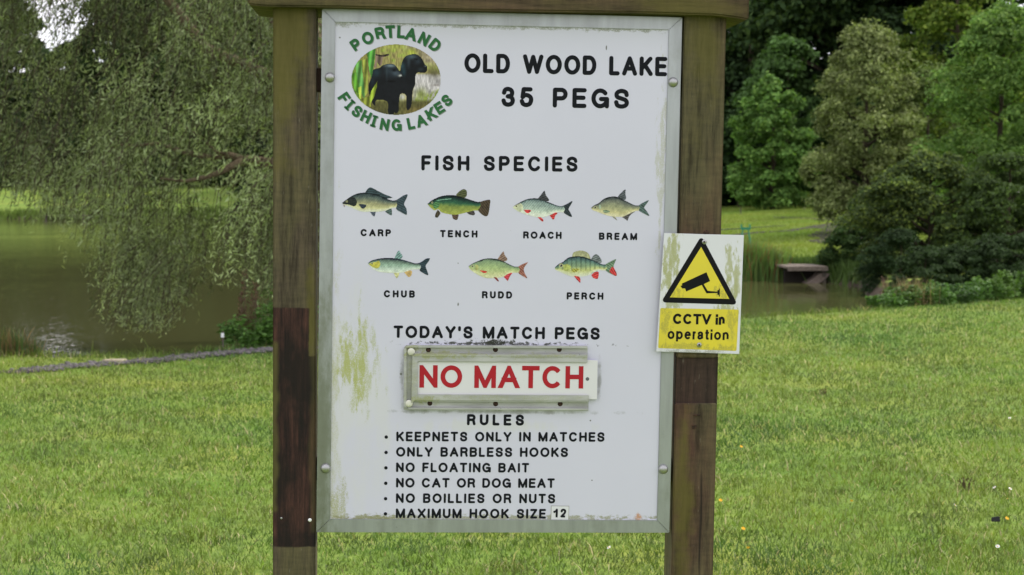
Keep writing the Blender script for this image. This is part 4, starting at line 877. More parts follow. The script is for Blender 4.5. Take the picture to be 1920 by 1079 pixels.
T_("TODAY'S MATCH PEGS", 737.7, 634, 1124.5, 637.5, 23.2, 5.3, .98)
T_('RULES', 875.5, 797.7, 982.5, 798.6, 20.8, 5.0, .98)
for i, (s_, x0, x1, yb) in enumerate((('KEEPNETS ONLY IN MATCHES', 743, 1133.5, 827.9), ('ONLY BARBLESS HOOKS', 742.5, 1065, 856.7), ('NO FLOATING BAIT', 742.5, 992, 885.7), ('NO CAT OR DOG MEAT', 742.5, 1040, 914.6), ('NO BOILLIES OR NUTS', 742.3, 1041, 943.5), ('MAXIMUM HOOK SIZE', 742, 1023.5, 971.9))):
    T_(s_, x0, yb, x1, yb+.9, 18.2, 4.1, .98)
    q = Lp(724.2-.6*i*.5, yb-8.0, LN); K = 14; me = pyd('bullet', [(q.x+.0040*math.cos(6.2832*k/K), -LN, q.y+.0040*math.sin(6.2832*k/K)) for k in range(K)], [tuple(range(K))]); link('bullet', me, VIN, panel)
# number patch
plm = flat_mat('patch_white', (.62, .62, .64), .35); prism('patch_rim', Pl([(1032.6, 975.6), (1066.4, 975.8), (1067.2, 948.8), (1033.2, 948.4)], PN), PN+.0006, PN+.0001, flat_mat('patch_grime', (.25, .25, .20), .8), panel, bev=0)
patch = prism('number_patch', Pl([(1033.5, 974.5), (1065.5, 974.8), (1066.5, 949.8), (1034, 949.3)], PN), PN+.0012, PN+.0001, plm, panel, bev=.0003)
put_text('lettering', '12', (1039, 970.5), (1061.5, 970.8), 16.5, 3.9, PN+.0016, VIN, panel, butt=True)['label'] = 'black number 12 on the stuck-on patch'

# --- round logo: lettering on an oval
GRN = flat_mat('logo_green', tuple(s2l((46, 96, 60))), .6, .12); SHD = flat_mat('logo_shadow', tuple(s2l((120, 128, 128))), .4)
def arc_text(chars, org_crop, scale, cap, stroke):
    out = []
    for ch, cx, cy, ang, in chars:
        px, py = org_crop[0]+cx/scale, org_crop[1]+cy/scale; out.append((ch, px, py, ang, cap, stroke))
    return out
lg = arc_text([('P', 303, 290, 36), ('O', 402, 232, 24), ('R', 505, 192, 14), ('T', 592, 178, 4), ('L', 682, 180, -2), ('A', 768, 200, -12), ('N', 877, 240, -27), ('D', 970, 292, -38)], (600, 20), 4.494, 23, 5.3)
lg += arc_text([('F', 203, 735, -55), ('I', 250, 795, -43), ('S', 312, 850, -36), ('H', 388, 895, -24), ('I', 455, 932, -16), ('N', 545, 960, -10), ('G', 645, 965, 2), ('L', 765, 952, 12), ('A', 852, 928, 18), ('K', 934, 872, 30), ('E', 1005, 820, 33), ('S', 1068, 757, 42)], (600, 20), 4.494, 21.5, 5.0)
for off, mt, nm, nn in (((1.3, 1.3), SHD, 'lettering_shadow', .0003), ((0, 0), GRN, 'lettering', .0006)):
    items = []
    for ch, px, py, ang, cap, stk in lg:
        a = math.radians(ang); q = Lp(px+off[0], py+off[1], PN+nn); k = cap*.001213; t = stk/cap; xa = (math.cos(a)*k, math.sin(a)*k); ya = (-math.sin(a)*k, math.cos(a)*k); w_ = max(G[ch][0]*.95, t)
        o = (q.x-xa[0]*w_/2-ya[0]/2, q.y-xa[1]*w_/2-ya[1]/2); items.append((ch, o, xa, ya, t, True, .95))
        if ch == 'I':
            for yy in (0., 1-t*.75):
                oo = (q.x-xa[0]*.22-ya[0]*(.5-yy), q.y-xa[1]*.22-ya[1]*(.5-yy)); items.append(('BAR', oo, xa, ya, t, True, 1))
    for w0, w1, wn in ((0, 8, 'PORTLAND'), (8, 15, 'FISHING'), (15, 20, 'LAKES')):
      V = []; F = []; cnt = -1
      for it in items:
        cnt += it[0] != 'BAR'
        if not w0 <= cnt < w1: continue
        if it[0] == 'BAR':
            _, o, xa, ya, t, _, _ = it; b = len(V); V += [(o[0], o[1]), (o[0]+xa[0]*.44, o[1]+xa[1]*.44), (o[0]+xa[0]*.44+ya[0]*t*.75, o[1]+xa[1]*.44+ya[1]*t*.75), (o[0]+ya[0]*t*.75, o[1]+ya[1]*t*.75)]; F.append((b, b+1, b+2, b+3))
        else:
            v, f = text_mesh([it]); b = len(V); V += v; F += [tuple(b+k for k in ff) for ff in f]
      me = pyd(nm, [(v[0], -(PN+nn), v[1]) for v in V], F); o = link(nm, me, mt, panel); o['label'] = ('grey drop shadow of the curved lettering' if nn < .0005 else 'green curved lettering reading '+wn)
# lift the I-bars a hair so they do not share the stem's plane
# --- printed pictures: fine grids of coloured cells
def inpoly(X, Y, poly):
    r = np.zeros(X.shape, bool); n = len(poly)
    for i in range(n):
        (x0, y0), (x1, y1) = poly[i], poly[(i+1) % n]
        if y0 == y1: continue
        c = (y0 > Y) != (y1 > Y); r ^= c & (X < (x1-x0)*(Y-y0)/(y1-y0)+x0)
    return r
def smooth_poly(p, n=4):
    q = spl(list(p)+[p[0]], n); return q[:-1]
PRN = M('printed_picture', .6, .12); PRN.base(PRN.n('Attribute', attribute_name='col').outputs['Color'])
def grid_print(name, org, scale, w_, h_, step, paint, n, parent, label):
    nxp, nyp = int(w_/step), int(h_/step); xs_ = (np.arange(nxp)+.5)*step; ys_ = (np.arange(nyp)+.5)*step; X, Y = np.meshgrid(xs_, ys_)
    colr, mask = paint(X, Y); j, i = np.nonzero(mask)
    p00, p10, p01, p11 = [np.array(Lp(org[0]+a/scale, org[1]+b/scale, n)) for a, b in ((0, 0), (w_, 0), (0, h_), (w_, h_))]
    def mp(a, b):
        u = (a*step/w_)[:, None]; v = (b*step/h_)[:, None]; return p00*(1-u)*(1-v)+p10*u*(1-v)+p01*(1-u)*v+p11*u*v
    V = np.stack([mp(i, j+1), mp(i+1, j+1), mp(i+1, j), mp(i, j)], 1).reshape(-1, 2); V3 = np.stack([V[:, 0], np.full(len(V), -n), V[:, 1]], 1)
    cc = np.repeat(s2l(colr[j, i]), 4, 0); o = link(name, arr_mesh(name, V3, np.arange(len(V3)).reshape(-1, 4), cc), PRN.m, parent); o['label'] = label; return o
def fish(label, org, scale, wh, body, ramp_, layers, eye=None, scales=.0, bars=0, seed=0):
    def paint(X, Y):
        rg = np.random.default_rng(seed); Cc = np.zeros(X.shape+(3,)); Mk = np.zeros(X.shape, bool); P_ = np.stack([X.ravel(), Y.ravel()], 1)
        nz = fbm(P_, 1/60., seed, 3).reshape(X.shape); nf = vnoise(P_, 1/9., seed+5).reshape(X.shape)
        def fin(p, c, soft=False):
            m = inpoly(X, Y, smooth_poly(p, 3)); a = math.atan2(p[len(p)//2][1]-p[0][1], p[len(p)//2][0]-p[0][0]); q = X*math.sin(a)-Y*math.cos(a)
            f = 1+(.20 if sum(c) < 400 else .0)*np.sin(q/9.)+.5*(nz-.5)+.25*(nf-.5); Cc[m] = (np.array(c)[None]*f[m][:, None]); Mk[m] = True
        for p, c, z_ in layers:
            if z_ < 0: fin(p, c)
        bp = smooth_poly(body, 3); m = inpoly(X, Y, bp); top_ = np.where(m, Y, 1e9).min(0); bt = np.where(m, Y, -1e9).max(0); t = (Y-top_[None])/np.maximum(bt-top_, 1)[None]
        t = np.clip(t+.10*(nz-.5), 0, 1); pos = [k for k, _ in ramp_]; c = np.stack([np.interp(t, pos, [q[k] for _, q in ramp_]) for k in range(3)], -1)
        c = c*(1+.20*(nf-.5)+.22*(nz-.5))[..., None]
        if scales: a, b = (X+Y*.5)/17., (X*.15-Y)/15.; sc_ = np.sin(a*2.1)*np.sin(b*2.1); c = c*(1+scales*sc_*np.clip(1.25-t*1.3, 0, 1))[..., None]
        if bars: c = c*(1-.20*np.clip(np.sin(X/bars*6.283), 0, 1)*(t < .75))[..., None]
        c = c*np.where(t < .05, .6, 1.)[..., None]; Cc[m] = c[m]; Mk |= m
        for p, c, z_ in layers:
            if z_ >= 0: fin(p, c)
        if eye:
            ex, ey, er = eye; d = np.hypot(X-ex, Y-ey); Cc[d < er*1.25] = (175, 175, 140); Cc[d < er*.8] = (22, 24, 26); Cc[np.hypot(X-ex+er*.3, Y-ey+er*.3) < er*.25] = (200, 205, 205); Mk |= d < er
        return np.clip(Cc, 4, 235), Mk
    grid_print('fish_picture', org, scale, wh[0], wh[1], 9, paint, LN, panel, label)
RED = (182, 62, 64)
fish('printed picture of a carp', (635, 345), 13.714, (1850, 900), [(90, 490), (180, 420), (300, 335), (430, 270), (530, 240), (660, 228), (820, 240), (1000, 280), (1200, 370), (1300, 410), (1400, 432), (1490, 425), (1500, 500), (1490, 600), (1430, 620), (1330, 640), (1200, 690), (1000, 720), (800, 715), (600, 715), (450, 670), (330, 610), (200, 560), (130, 530)],
     [(0, (36, 48, 56)), (.25, (88, 100, 98)), (.55, (150, 150, 118)), (.8, (188, 188, 145)), (1, (198, 202, 192))],
     [([(680, 225), (730, 150), (790, 98), (860, 105), (1000, 180), (1180, 270), (1385, 352), (1290, 368), (1220, 385), (1050, 330), (850, 270)], (52, 66, 74), -1), ([(1480, 420), (1560, 370), (1650, 310), (1765, 272), (1750, 360), (1680, 520), (1740, 640), (1750, 795), (1620, 740), (1480, 650), (1500, 530)], (56, 70, 80), 1),
      ([(90, 490), (180, 420), (290, 350), (360, 345), (430, 380), (470, 460), (450, 540), (400, 578), (330, 560), (240, 535), (120, 520)], (38, 43, 44), 1), ([(510, 530), (600, 520), (710, 545), (690, 600), (630, 640), (580, 620)], (48, 56, 70), 1), ([(790, 690), (940, 700), (935, 790), (915, 840), (850, 790)], (78, 85, 102), -1), ([(1190, 715), (1300, 640), (1355, 640), (1365, 805), (1270, 770)], (70, 86, 88), -1), ([(110, 530), (160, 545), (155, 600), (135, 590)], (160, 150, 155), -1)], (210, 455, 22), .28, 0, 1)
fish('printed picture of a tench', (795, 345), 14.77, (1880, 1020), [(95, 560), (200, 470), (330, 400), (470, 345), (620, 318), (780, 312), (920, 335), (1100, 385), (1300, 450), (1480, 500), (1570, 500), (1590, 600), (1570, 700), (1500, 740), (1400, 735), (1180, 790), (950, 845), (750, 850), (550, 810), (460, 770), (400, 700), (290, 735), (180, 660)],
     [(0, (20, 28, 34)), (.2, (34, 62, 56)), (.38, (50, 92, 72)), (.6, (120, 136, 74)), (1, (156, 164, 84))],
     [([(880, 315), (960, 220), (1090, 148), (1160, 175), (1190, 240), (1180, 330), (1110, 390), (950, 350)], (82, 88, 62), -1), ([(1560, 500), (1650, 470), (1800, 440), (1835, 480), (1820, 620), (1790, 800), (1750, 890), (1650, 880), (1500, 740), (1560, 640)], (70, 60, 50), 1), ([(380, 720), (440, 780), (450, 830), (370, 935), (305, 915), (320, 830)], (66, 60, 50), 1),
      ([(770, 830), (945, 845), (940, 930), (905, 1000), (800, 960)], (80, 66, 58), -1), ([(1170, 785), (1300, 730), (1370, 740), (1410, 830), (1370, 870), (1260, 850)], (66, 62, 64), -1), ([(330, 455), (550, 422), (740, 405), (740, 428), (550, 446), (400, 466)], (112, 155, 138), 1), ([(250, 560), (330, 500), (420, 540), (420, 620), (340, 690), (270, 660)], (78, 122, 82), 1)], (225, 520, 20), .12, 0, 2)
fish('printed picture of a roach with red fins', (955, 345), 14.385, (1740, 1050), [(95, 620), (200, 550), (350, 470), (480, 415), (620, 392), (780, 400), (960, 460), (1120, 520), (1250, 575), (1400, 605), (1480, 590), (1500, 700), (1470, 770), (1350, 760), (1200, 800), (1000, 880), (800, 910), (600, 870), (400, 810), (260, 750), (130, 670)],
     [(0, (62, 76, 84)), (.15, (118, 136, 138)), (.6, (160, 176, 170)), (.8, (196, 206, 196)), (1, (204, 210, 205))],
     [([(770, 400), (860, 290), (945, 185), (985, 310), (1075, 440), (960, 470)], (60, 62, 68), -1), ([(1460, 590), (1560, 540), (1700, 465), (1650, 580), (1595, 680), (1640, 770), (1690, 895), (1570, 850), (1465, 770), (1500, 690)], (46, 54, 60), 1), ([(95, 620), (200, 565), (320, 530), (370, 620), (350, 720), (270, 755), (130, 670)], (184, 190, 166), 1), ([(390, 705), (560, 705), (580, 740), (520, 790), (460, 785)], RED, 1),
      ([(760, 900), (830, 900), (910, 960), (905, 1018), (850, 990)], RED, 1), ([(1085, 855), (1240, 775), (1300, 800), (1235, 860), (1190, 970)], RED, 1)], (190, 605, 24), .50, 0, 3)
fish('printed picture of a bream', (1100, 345), 14.384, (1740, 1030), [(115, 650), (220, 570), (330, 520), (430, 430), (550, 370), (680, 345), (830, 355), (980, 425), (1150, 510), (1300, 580), (1420, 585), (1440, 650), (1410, 720), (1320, 735), (1180, 790), (1000, 880), (850, 890), (650, 875), (450, 820), (300, 760), (170, 710)],
     [(0, (46, 54, 62)), (.15, (98, 104, 100)), (.5, (146, 150, 122)), (.8, (184, 180, 140)), (1, (202, 198, 172))],
     [([(840, 350), (920, 250), (1045, 150), (1040, 260), (1060, 385), (1000, 435)], (74, 80, 88), -1), ([(1400, 585), (1500, 520), (1675, 440), (1600, 560), (1550, 640), (1620, 740), (1690, 865), (1560, 810), (1405, 720), (1430, 650)], (74, 92, 92), 1), ([(930, 885), (1110, 820), (1320, 730), (1200, 820), (1140, 890), (1100, 990), (1030, 945)], (84, 82, 86), -1), ([(680, 880), (760, 885), (820, 985), (780, 960)], (130, 130, 115), -1), ([(440, 715), (540, 705), (630, 745), (540, 785), (460, 770)], (120, 140, 118), 1), ([(330, 570), (375, 570), (385, 650), (340, 680)], (160, 178, 160), 1)], (225, 640, 34), .14, 0, 4)
fish('printed picture of a chub', (685, 465), 15.118, (1870, 900), [(75, 435), (170, 365), (320, 320), (480, 295), (640, 290), (820, 295), (1000, 325), (1200, 380), (1400, 440), (1520, 440), (1560, 520), (1540, 610), (1400, 610), (1250, 640), (1100, 690), (900, 715), (600, 705), (400, 680), (250, 620), (120, 510)],
     [(0, (30, 38, 58)), (.16, (92, 110, 104)), (.45, (138, 164, 152)), (.75, (182, 200, 192)), (1, (200, 208, 200))],
     [([(830, 295), (880, 170), (945, 75), (1000, 150), (1055, 240), (1010, 310), (960, 330)], (110, 140, 142), -1), ([(1500, 440), (1620, 380), (1720, 310), (1825, 300), (1790, 390), (1710, 500), (1730, 600), (1785, 770), (1680, 740), (1540, 640), (1580, 530)], (44, 58, 68), 1), ([(100, 460), (180, 420), (300, 400), (380, 370), (425, 450), (400, 540), (330, 585), (230, 560), (140, 500)], (180, 176, 84), 1),
      ([(800, 710), (960, 710), (900, 860), (860, 830)], (184, 184, 140), -1), ([(1090, 685), (1240, 640), (1320, 670), (1300, 780), (1220, 825)], (190, 162, 112), -1)], (190, 440, 20), .30, 0, 5)
fish('printed picture of a rudd with reddish fins', (872, 465), 15., (1820, 980), [(95, 520), (200, 450), (350, 380), (500, 320), (680, 298), (880, 315), (1080, 380), (1250, 470), (1400, 530), (1520, 535), (1540, 620), (1500, 700), (1350, 700), (1200, 750), (1050, 820), (850, 850), (600, 850), (420, 790), (280, 710), (150, 620)],
     [(0, (70, 84, 84)), (.1, (120, 142, 116)), (.5, (155, 174, 126)), (.8, (186, 192, 148)), (1, (200, 202, 172))],
     [([(910, 320), (980, 220), (1075, 100), (1110, 200), (1190, 325), (1080, 385)], (128, 106, 96), -1), ([(1490, 535), (1600, 470), (1765, 405), (1690, 510), (1650, 600), (1680, 720), (1750, 855), (1630, 800), (1500, 710), (1540, 620)], (142, 96, 86), 1), ([(410, 630), (600, 655), (610, 690), (540, 715), (480, 690)], (176, 62, 56), 1), ([(800, 830), (880, 830), (950, 940), (900, 930)], (130, 70, 70), 1), ([(1085, 815), (1200, 735), (1330, 700), (1260, 800), (1200, 925), (1150, 880)], (176, 62, 76), 1),
      ([(290, 480), (350, 480), (380, 560), (350, 640), (290, 620)], (176, 178, 120), 1)], (205, 515, 28), .15, 0, 6)
fish('printed picture of a perch with barred sides', (1035, 462), 14.385, (1800, 1010), [(80, 570), (180, 480), (300, 420), (420, 320), (540, 285), (700, 270), (860, 290), (1040, 350), (1220, 430), (1370, 495), (1470, 495), (1500, 580), (1450, 660), (1300, 650), (1150, 690), (1000, 780), (800, 820), (550, 820), (380, 770), (230, 700), (90, 640)],
     [(0, (50, 70, 80)), (.18, (92, 122, 118)), (.45, (134, 158, 128)), (.7, (186, 192, 132)), (1, (200, 204, 196))],
     [([(540, 285), (570, 180), (650, 140), (780, 115), (900, 145), (990, 210), (1030, 355), (850, 310), (700, 290)], (160, 162, 130), -1), ([(1050, 350), (1110, 260), (1190, 215), (1270, 270), (1335, 380), (1330, 440), (1220, 440)], (100, 108, 112), -1), ([(1440, 495), (1560, 420), (1725, 350), (1690, 450), (1660, 560), (1740, 720), (1735, 805), (1600, 750), (1450, 660), (1490, 580)], (98, 122, 102), 1), ([(1600, 580), (1650, 560), (1735, 720), (1730, 800), (1620, 750), (1550, 680)], RED, 1),
      ([(590, 800), (740, 830), (762, 980), (690, 930)], RED, 1), ([(1060, 780), (1150, 700), (1255, 700), (1230, 880), (1110, 850)], RED, 1), ([(540, 600), (740, 610), (640, 700), (540, 690)], (146, 146, 74), 1), ([(300, 500), (430, 490), (520, 560), (430, 660), (320, 650)], (160, 170, 100), 1)], (245, 520, 44), .10, 125., 7)
# the oval photograph of two black dogs
def dogs(X, Y):
    P_ = np.stack([X.ravel(), Y.ravel()], 1); nz = fbm(P_, 1/70., 3, 4).reshape(X.shape); nf = fbm(P_*np.array([1, .3]), 1/14., 8, 2).reshape(X.shape); C_ = np.zeros(X.shape+(3,))
    def mixc(m, c): 
        m = np.clip(m, 0, 1)[..., None]; C_[:] = C_*(1-m)+np.array(c)*m
    mixc(np.ones(X.shape), (150, 142, 96)); mixc((nz-.45)*3, (128, 140, 70)); mixc(sm(X, 850, 1100)*sm(-Y, -420, -250), (150, 140, 122)); mixc(sm(X, 700, 850)*sm(-Y, -180, -100)*.7, (150, 140, 135)); mixc(np.exp(-((X-880)/60)**2-((Y-170)/60)**2), (168, 176, 80)); mixc(np.exp(-((X-640)/160)**2-((Y-90)/50)**2)*.8, (158, 168, 84))
    mixc(sm(Y, 440, 480)*sm(X, 850, 930), (186, 182, 192)); mixc(np.exp(-((X-1190)/90)**2-((Y-440)/55)**2)*.9, (92, 88, 66)); mixc(np.exp(-((X-1200)/60)**2-((Y-612)/14)**2)*.6, (128, 122, 124))
    mixc(sm(Y+.35*(X-900), 760, 830)*sm(X, 860, 900)*sm(nf, .2, .6), (112, 126, 60)); mixc(np.exp(-((X-1000)/75)**2-((Y-740)/80)**2), (132, 142, 84)); mixc(sm(Y, 790, 850), (84, 82, 52)); mixc(sm(Y, 860, 950)*sm(X, 700, 900)*.8, (118, 106, 66)); mixc(np.exp(-((X-745)/50)**2-((Y-770)/45)**2), (176, 176, 178))
    mixc(sm(-X, -400, -250)*.9, (122, 118, 66)); mixc(sm(-X, -240, -130)*sm(Y, 240, 330)*.8, (98, 132, 56))
    C_[:] *= (1+.5*(nf-.5)+.35*(nz-.5))[..., None]
    def reed_(p, c):
        m = inpoly(X, Y, p); C_[m] = (np.array(c)[None]*(1+.30*np.sin((X[m]+Y[m]*.12)/13.)+.3*(nz[m]-.5))[:, None])
    reed_([(380, 190), (470, 212), (560, 185), (575, 212), (490, 236), (470, 340), (440, 350), (410, 300), (395, 380), (370, 370), (390, 250)], (112, 96, 88)); reed_([(385, 190), (470, 205), (565, 186), (572, 210), (480, 228), (400, 215)], (56, 48, 46))
    reed_([(272, 180), (300, 150), (390, 122), (372, 300), (335, 530), (305, 420)], (88, 152, 70)); reed_([(112, 330), (200, 265), (215, 470), (250, 690), (235, 800), (160, 640)], (94, 146, 80)); reed_([(70, 470), (120, 430), (170, 640), (200, 770), (110, 680)], (88, 142, 52)); reed_([(215, 280), (265, 240), (285, 480), (280, 720), (245, 760)], (132, 140, 66)); reed_([(150, 650), (200, 620), (200, 820), (175, 790)], (150, 168, 70))
    d2 = inpoly(X, Y, smooth_poly([(720, 420), (738, 330), (775, 240), (840, 203), (930, 193), (995, 232), (1028, 280), (1060, 340), (1088, 362), (1078, 428), (1025, 446), (960, 440), (928, 480), (922, 600), (890, 690), (872, 880), (835, 945), (806, 920), (800, 750), (720, 735), (702, 900), (698, 965), (640, 970), (600, 600), (620, 420)], 3))
    d1 = inpoly(X, Y, smooth_poly([(355, 400), (450, 372), (480, 345), (560, 323), (640, 333), (690, 390), (748, 490), (738, 530), (660, 560), (650, 700), (638, 990), (556, 990), (550, 835), (400, 812), (385, 890), (345, 850), (300, 720), (298, 600), (335, 500)], 3))
    for m, sp_ in ((d2, [(870, 228, 80, 34, (78, 94, 108), .9), (835, 290, 22, 80, (54, 66, 78), .8), (960, 290, 40, 40, (50, 62, 76), .7), (1065, 355, 18, 10, (96, 104, 112), .9), (1000, 400, 40, 25, (46, 56, 64), .7), (745, 350, 40, 50, (46, 72, 84), .9), (770, 430, 30, 60, (40, 64, 76), .8), (945, 265, 12, 8, (14, 16, 20), 1), (930, 260, 24, 12, (18, 20, 25), .8)]),
                   (d1, [(585, 350, 80, 26, (120, 136, 150), .95), (700, 440, 22, 60, (8, 9, 11), .9), (560, 420, 60, 50, (46, 58, 70), .8), (655, 450, 60, 45, (78, 92, 108), .9), (600, 560, 60, 12, (8, 9, 11), .9), (540, 440, 14, 90, (50, 62, 72), .8), (724, 482, 30, 18, (196, 200, 206), 1), (690, 450, 30, 22, (62, 72, 86), .8), (400, 440, 55, 60, (40, 60, 72), .8), (345, 560, 30, 80, (34, 44, 56), .7), (640, 410, 26, 18, (14, 16, 20), 1), (740, 505, 14, 14, (12, 12, 14), 1), (600, 480, 50, 40, (34, 42, 52), .6)])):
        C_[m] = np.array((24, 26, 31))[None]*(1+.4*(nz[m]-.5))[:, None]
        for x_, y_, a_, b_, c_, s_ in sp_:
            g_ = (np.exp(-((X-x_)/a_)**2-((Y-y_)/b_)**2)*s_)[m][:, None]; C_[m] = C_[m]*(1-g_)+np.array(c_)*g_
    reed_([(412, 560), (405, 640), (372, 760), (300, 900), (285, 860), (330, 690), (380, 610)], (138, 158, 58)); reed_([(190, 800), (300, 760), (330, 900), (260, 900)], (120, 128, 56))
    return np.clip(C_, 6, 235), ((X-667)/602)**2+((Y-537)/475)**2 < 1
grid_print('logo_picture', (650, 75), 7.195, 1331, 1079, 6, dogs, LN, panel, 'oval colour photograph of two black dogs among reeds by water')

# --- holder for the slide-in plate (aluminium channel with a left end)
hd = M('holder_metal', .45, .45, .35); hn = hd.noise(1, hd.mapv((12, 12, 60)), 4, .6); hc = hd.ramp(hn, [(.3, (.30, .30, .29)), (.7, (.46, .46, .45))])
for (px, py, a, b, am) in ((820, 665, 90, 7, .8), (775, 655, 22, 10, .7), (1000, 667, 110, 5, .5), (790, 750, 30, 9, .8), (770, 710, 12, 45, .4), (930, 745, 160, 5, .35)):
    q = Lp(px, py, 0); hc = hd.mix(hd.blob(q.x, q.y, a*.00122, b*.00122, 90, .48, .15, .5, am), hc, (.30, .31, .16))
hc = hd.mix(hd.ramp(hd.noise(200, None, 3), [(.68, 0), (.76, .8)]), hc, (.06, .06, .05)); hd.base(hc); HD = hd.m
holder = prism('slide_holder', Pl([(756.5, 768.5), (1103, 770), (1103, 741), (778, 739.5), (778, 679), (1101, 680.5), (1101.5, 649.5), (762, 647.5), (757.5, 652)], PN), PN+.002, PN+.0002, HD, root, bev=.0003)
def lip(pts, n0, n1, bev=.0008): return prism('lip', Pl(pts, n0), n0, n1, HD, holder, bev=bev)
H0 = PN+.0016; LZ = 1
lip([(760, 652.5), (1101.5, 653.8), (1101.5, 649.0), (764, 647.6)], PN+.010, H0)
lip([(776, 678.0), (1101.5, 680.3), (1101.5, 664.5), (777, 663.2)], PN+.0135, PN+.0105)
lip([(776, 669.0), (1101, 670.0), (1101, 665.5), (777, 664.2)], PN+.0155, PN+.0130)
lip([(779, 751.0), (1104, 752.5), (1104, 741.3), (779, 739.8)], PN+.0135, PN+.0105)
lip([(766, 768.5), (1103, 770.0), (1103, 766.0), (764, 764.3)], PN+.010, H0)
lip([(756.5, 763), (762.5, 766), (762.5, 652), (757, 655)], PN+.010, H0)
lip([(771, 757), (783, 748), (783.5, 674), (773, 664)], PN+.0138, PN+.0105)
for q in ([(777, 664.5), (1101, 666), (1101, 663.5), (777, 662.5)],): lip(q, PN+.0105, H0, .0002)
lip([(779, 753.2), (1104, 754.6), (1104, 751.5), (779, 750.4)], PN+.0105, H0, .0002)
for px, py in ((767, 757), (771, 660)): dome('sealant_blob', px, py, .0085, .004, PN+.0095, flat_mat('sealant', (.55, .54, .46), .7, var=.2), holder)
for px, py in ((803.3, 656.3), (929, 656.0), (1048.7, 655.8), (806, 756.5), (929.3, 757.6), (1050.3, 757.7)): dome('screw', px, py, .0058, .0024, PN+.002, RUST, holder)
# --- the plate itself
po = Lp(950, 712, PN+.0088); PO = Vector((po.x, -(PN+.0088), po.y)); pr_ = empty('slide_in_plate'); pr_.matrix_world = S @ Matrix.Translation(PO)
tag(pr_, 'white slide-in strip reading NO MATCH in red, held in the metal channel', 'sign plate')
ppm = M('plate_white', .4, .4); ppm.base(ppm.mix(ppm.ramp(ppm.noise(140, None, 3), [(.70, 0), (.8, .7)]), (.62, .61, .62), (.30, .30, .25))); PPN = PN+.0088
plate = prism('plate', Pl([(781, 743), (1119.5, 749.3), (1120.8, 676.2), (1097, 675), (1095, 671), (781, 672)], PPN), PPN, PPN-.0025, ppm.m, pr_, PO, .0004)
REDM = flat_mat('red_vinyl', (.36, .018, .026), .6, .12)
put_text('lettering', 'NO MATCH', (786.3, 727.2), (1093.3, 728.9), 42, 8.6, PPN+.0005, REDM, pr_, butt=True, org=PO, space=.28, label='red lettering reading NO MATCH')
dome('hole', 1101.5, 711, .0042, .0004, PPN+.0002, flat_mat('hole_dark', (.10, .10, .11), .5), pr_, PO)

# --- camera warning sign
CN = .012; co = Lp(1313, 550, CN); CO = Vector((co.x, -CN, co.y)); ce = empty('camera_warning_sign'); ce.matrix_world = S @ Matrix.Translation(CO)
tag(ce, 'small white and yellow sign with camera triangle screwed to the right post', 'warning sign')
cm = M('warning_white', .35, .4); cc_ = cm.mix(cm.ramp(cm.noise(5, None, 3), [(.4, 0), (.7, 1)]), (.63, .63, .66), (.59, .59, .62))
ym = M('warning_yellow', .35, .4); yc = cm and ym.mix(ym.ramp(ym.noise(9, None, 4), [(.4, 0), (.7, 1)]), (.66, .55, .030), (.58, .49, .04))
km = M('warning_black', .6, .12, 0, (.006, .006, .007))
def cst(m, c, px, py, rx, ry, col, **k): q = Lp(px, py, CN); return m.mix(m.blob(q.x-CO.x, q.y-CO.z, rx*.0012, ry*.0012, **k), c, col)
for a in ((1258, 490, 17, 62), (1252, 520, 12, 40), (1266, 465, 10, 40), (1367, 500, 9, 50), (1380, 520, 10, 55), (1372, 545, 14, 30), (1262, 572, 20, 12), (1360, 580, 24, 12)):
    cc_ = cst(cm, cc_, *a, (.33, .34, .15), nscale=170, thr=.50, soft=.08, stretch=1.6, amount=.8)
cc_ = cst(cm, cc_, 1310, 661, 85, 6, (.28, .28, .22), nscale=120, thr=.5, soft=.15, stretch=.5, amount=.7); cc_ = cst(cm, cc_, 1240, 600, 6, 60, (.5, .5, .42), nscale=120, thr=.5, soft=.1, stretch=1, amount=.5)
for a in ((1262, 545, 22, 22), (1355, 655, 40, 10), (1372, 600, 12, 40), (1250, 600, 14, 40), (1290, 650, 60, 8), (1352, 548, 14, 16)):
    yc = cst(ym, yc, *a, (.30, .27, .05), nscale=160, thr=.52, soft=.1, stretch=1.2, amount=.6)
cm.base(cc_); ym.base(yc)
prism('plate', Pl([(1230.5, 659.5), (1386, 664.2), (1394.8, 441.3), (1325.5, 439.8), (1245.3, 437.2)], CN), CN, CN-.003, cm.m, ce, CO, .0004)
def flatp(name, pts, n, mat, parent, org, lab=None):
    P_ = Pl(pts, n); me = pyd(name, [(x-org.x, -n-org.y, z-org.z) for x, z in P_], [tuple(range(len(P_)))]); bm = bmesh.new(); bm.from_mesh(me); bmesh.ops.triangulate(bm, faces=bm.faces); 
    for f in bm.faces:
        f.normal_update()
        if f.normal.y > 0: f.normal_flip()
    bm.to_mesh(me); bm.free(); o = link(name, me, mat, parent)
    if lab: o['label'] = lab
    return o
def roundpoly(P_, r, n=6):
    out = []; k = len(P_)
    for i in range(k):
        a, b, c2 = [np.array(P_[(i+j-1) % k], float) for j in range(3)]; u = (a-b)/np.linalg.norm(a-b); v = (c2-b)/np.linalg.norm(c2-b); th_ = math.acos(np.clip(u@v, -1, 1)); d = r/math.tan(th_/2); p0, p1 = b+u*d, b+v*d; cen = b+(u+v)/np.linalg.norm(u+v)*(r/math.sin(th_/2))
        a0 = math.atan2(*(p0-cen)[::-1]); a1 = math.atan2(*(p1-cen)[::-1]); da = (a1-a0+math.pi) % (2*math.pi)-math.pi
        out += [tuple(cen+r*np.array([math.cos(a0+da*j/n), math.sin(a0+da*j/n)])) for j in range(n+1)]
    return out
cz = lambda x, y: (1220+x/4.1526, 420+y/4.1526)
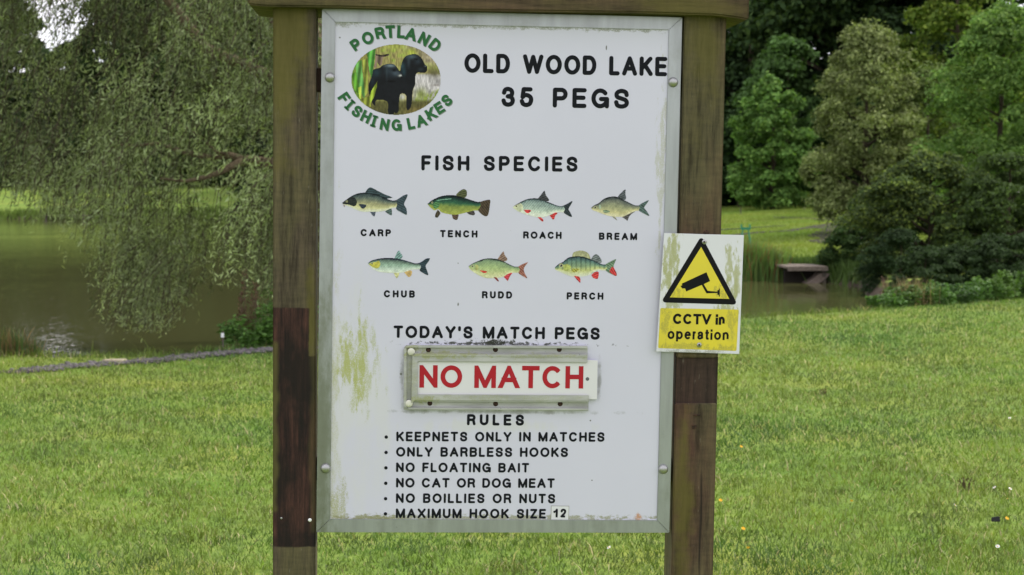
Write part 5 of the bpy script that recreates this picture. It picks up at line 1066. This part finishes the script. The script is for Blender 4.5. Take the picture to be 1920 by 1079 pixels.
flatp('triangle_border', roundpoly([cz(395, 92), cz(80, 612), cz(678, 630)], 4.8), CN+.0004, km.m, ce, CO, 'black rounded triangle')
flatp('triangle_field', [cz(393, 180), cz(150, 573), cz(612, 585)], CN+.0008, ym.m, ce, CO, 'yellow triangle')
flatp('symbol', [cz(232, 484), cz(246, 478), cz(242, 466), cz(434, 377), cz(463, 446), cz(413, 470), cz(444, 522), cz(520, 529), cz(520, 516), cz(531, 516), cz(531, 505), cz(538, 505), cz(538, 567), cz(531, 567), cz(531, 553), cz(520, 553), cz(520, 538), cz(436, 542), cz(428, 530), cz(398, 476), cz(277, 527), cz(268, 503), cz(246, 504)], CN+.0012, km.m, ce, CO, 'black camera symbol')
flatp('text_field', roundpoly([cz(76, 656), cz(686, 668), cz(668, 990), cz(58, 968)], 2.5), CN+.0004, ym.m, ce, CO, 'yellow panel with wording')
put_text('lettering', 'CCTV in', cz(173, 780), cz(576, 787), 19.6, 4.6, CN+.0009, km.m, ce, butt=True, org=CO, space=.30, label='black lettering reading CCTV in')
put_text('lettering', 'operation', cz(131, 897), cz(606, 906), 19.6, 3.8, CN+.0009, km.m, ce, butt=True, org=CO, label='black lettering reading operation')
for px, py in ((1320.5, 454), (1311, 647)):
    dome('screw', px, py, .0056, .0025, CN+.001, BOLT, ce, CO); dome('screw_socket', px, py, .0022, .0006, CN+.0036, RUST, ce, CO)
# --- loose fixings on the posts
def fix(name, px, py, r, n, mat, lab): o = dome(name, px, py, r, r*.5, n, mat, root); o['label'] = lab
fix('nail', 1324, 437.5, .0065, LPF+.001, RUST, 'rusty nail head in the right post above the warning sign')
fix('nail', 581, 975.5, .0042, LPF, flat_mat('pin_white', (.75, .75, .75), .3), 'white pin head low on the left post')
fix('nail', 527.5, 972, .0025, LPF, BOLT, 'tiny nail head low on the left post')
q = Pl([(1300, 780), (1313, 780), (1313, 777.5), (1300, 777.5)], LPF+.0025); prism('staple', q, LPF+.004, LPF+.0018, RUST, root, bev=.0002)
q = Pl([(1298, 804), (1305, 804), (1306, 797), (1297, 797)], LPF+.0025); prism('staple', q, LPF+.004, LPF+.0018, RUST, root, bev=.0002)
print('tris', sum(len(o.data.loops)-2*len(o.data.polygons) for o in sc.objects if o.type == 'MESH'))
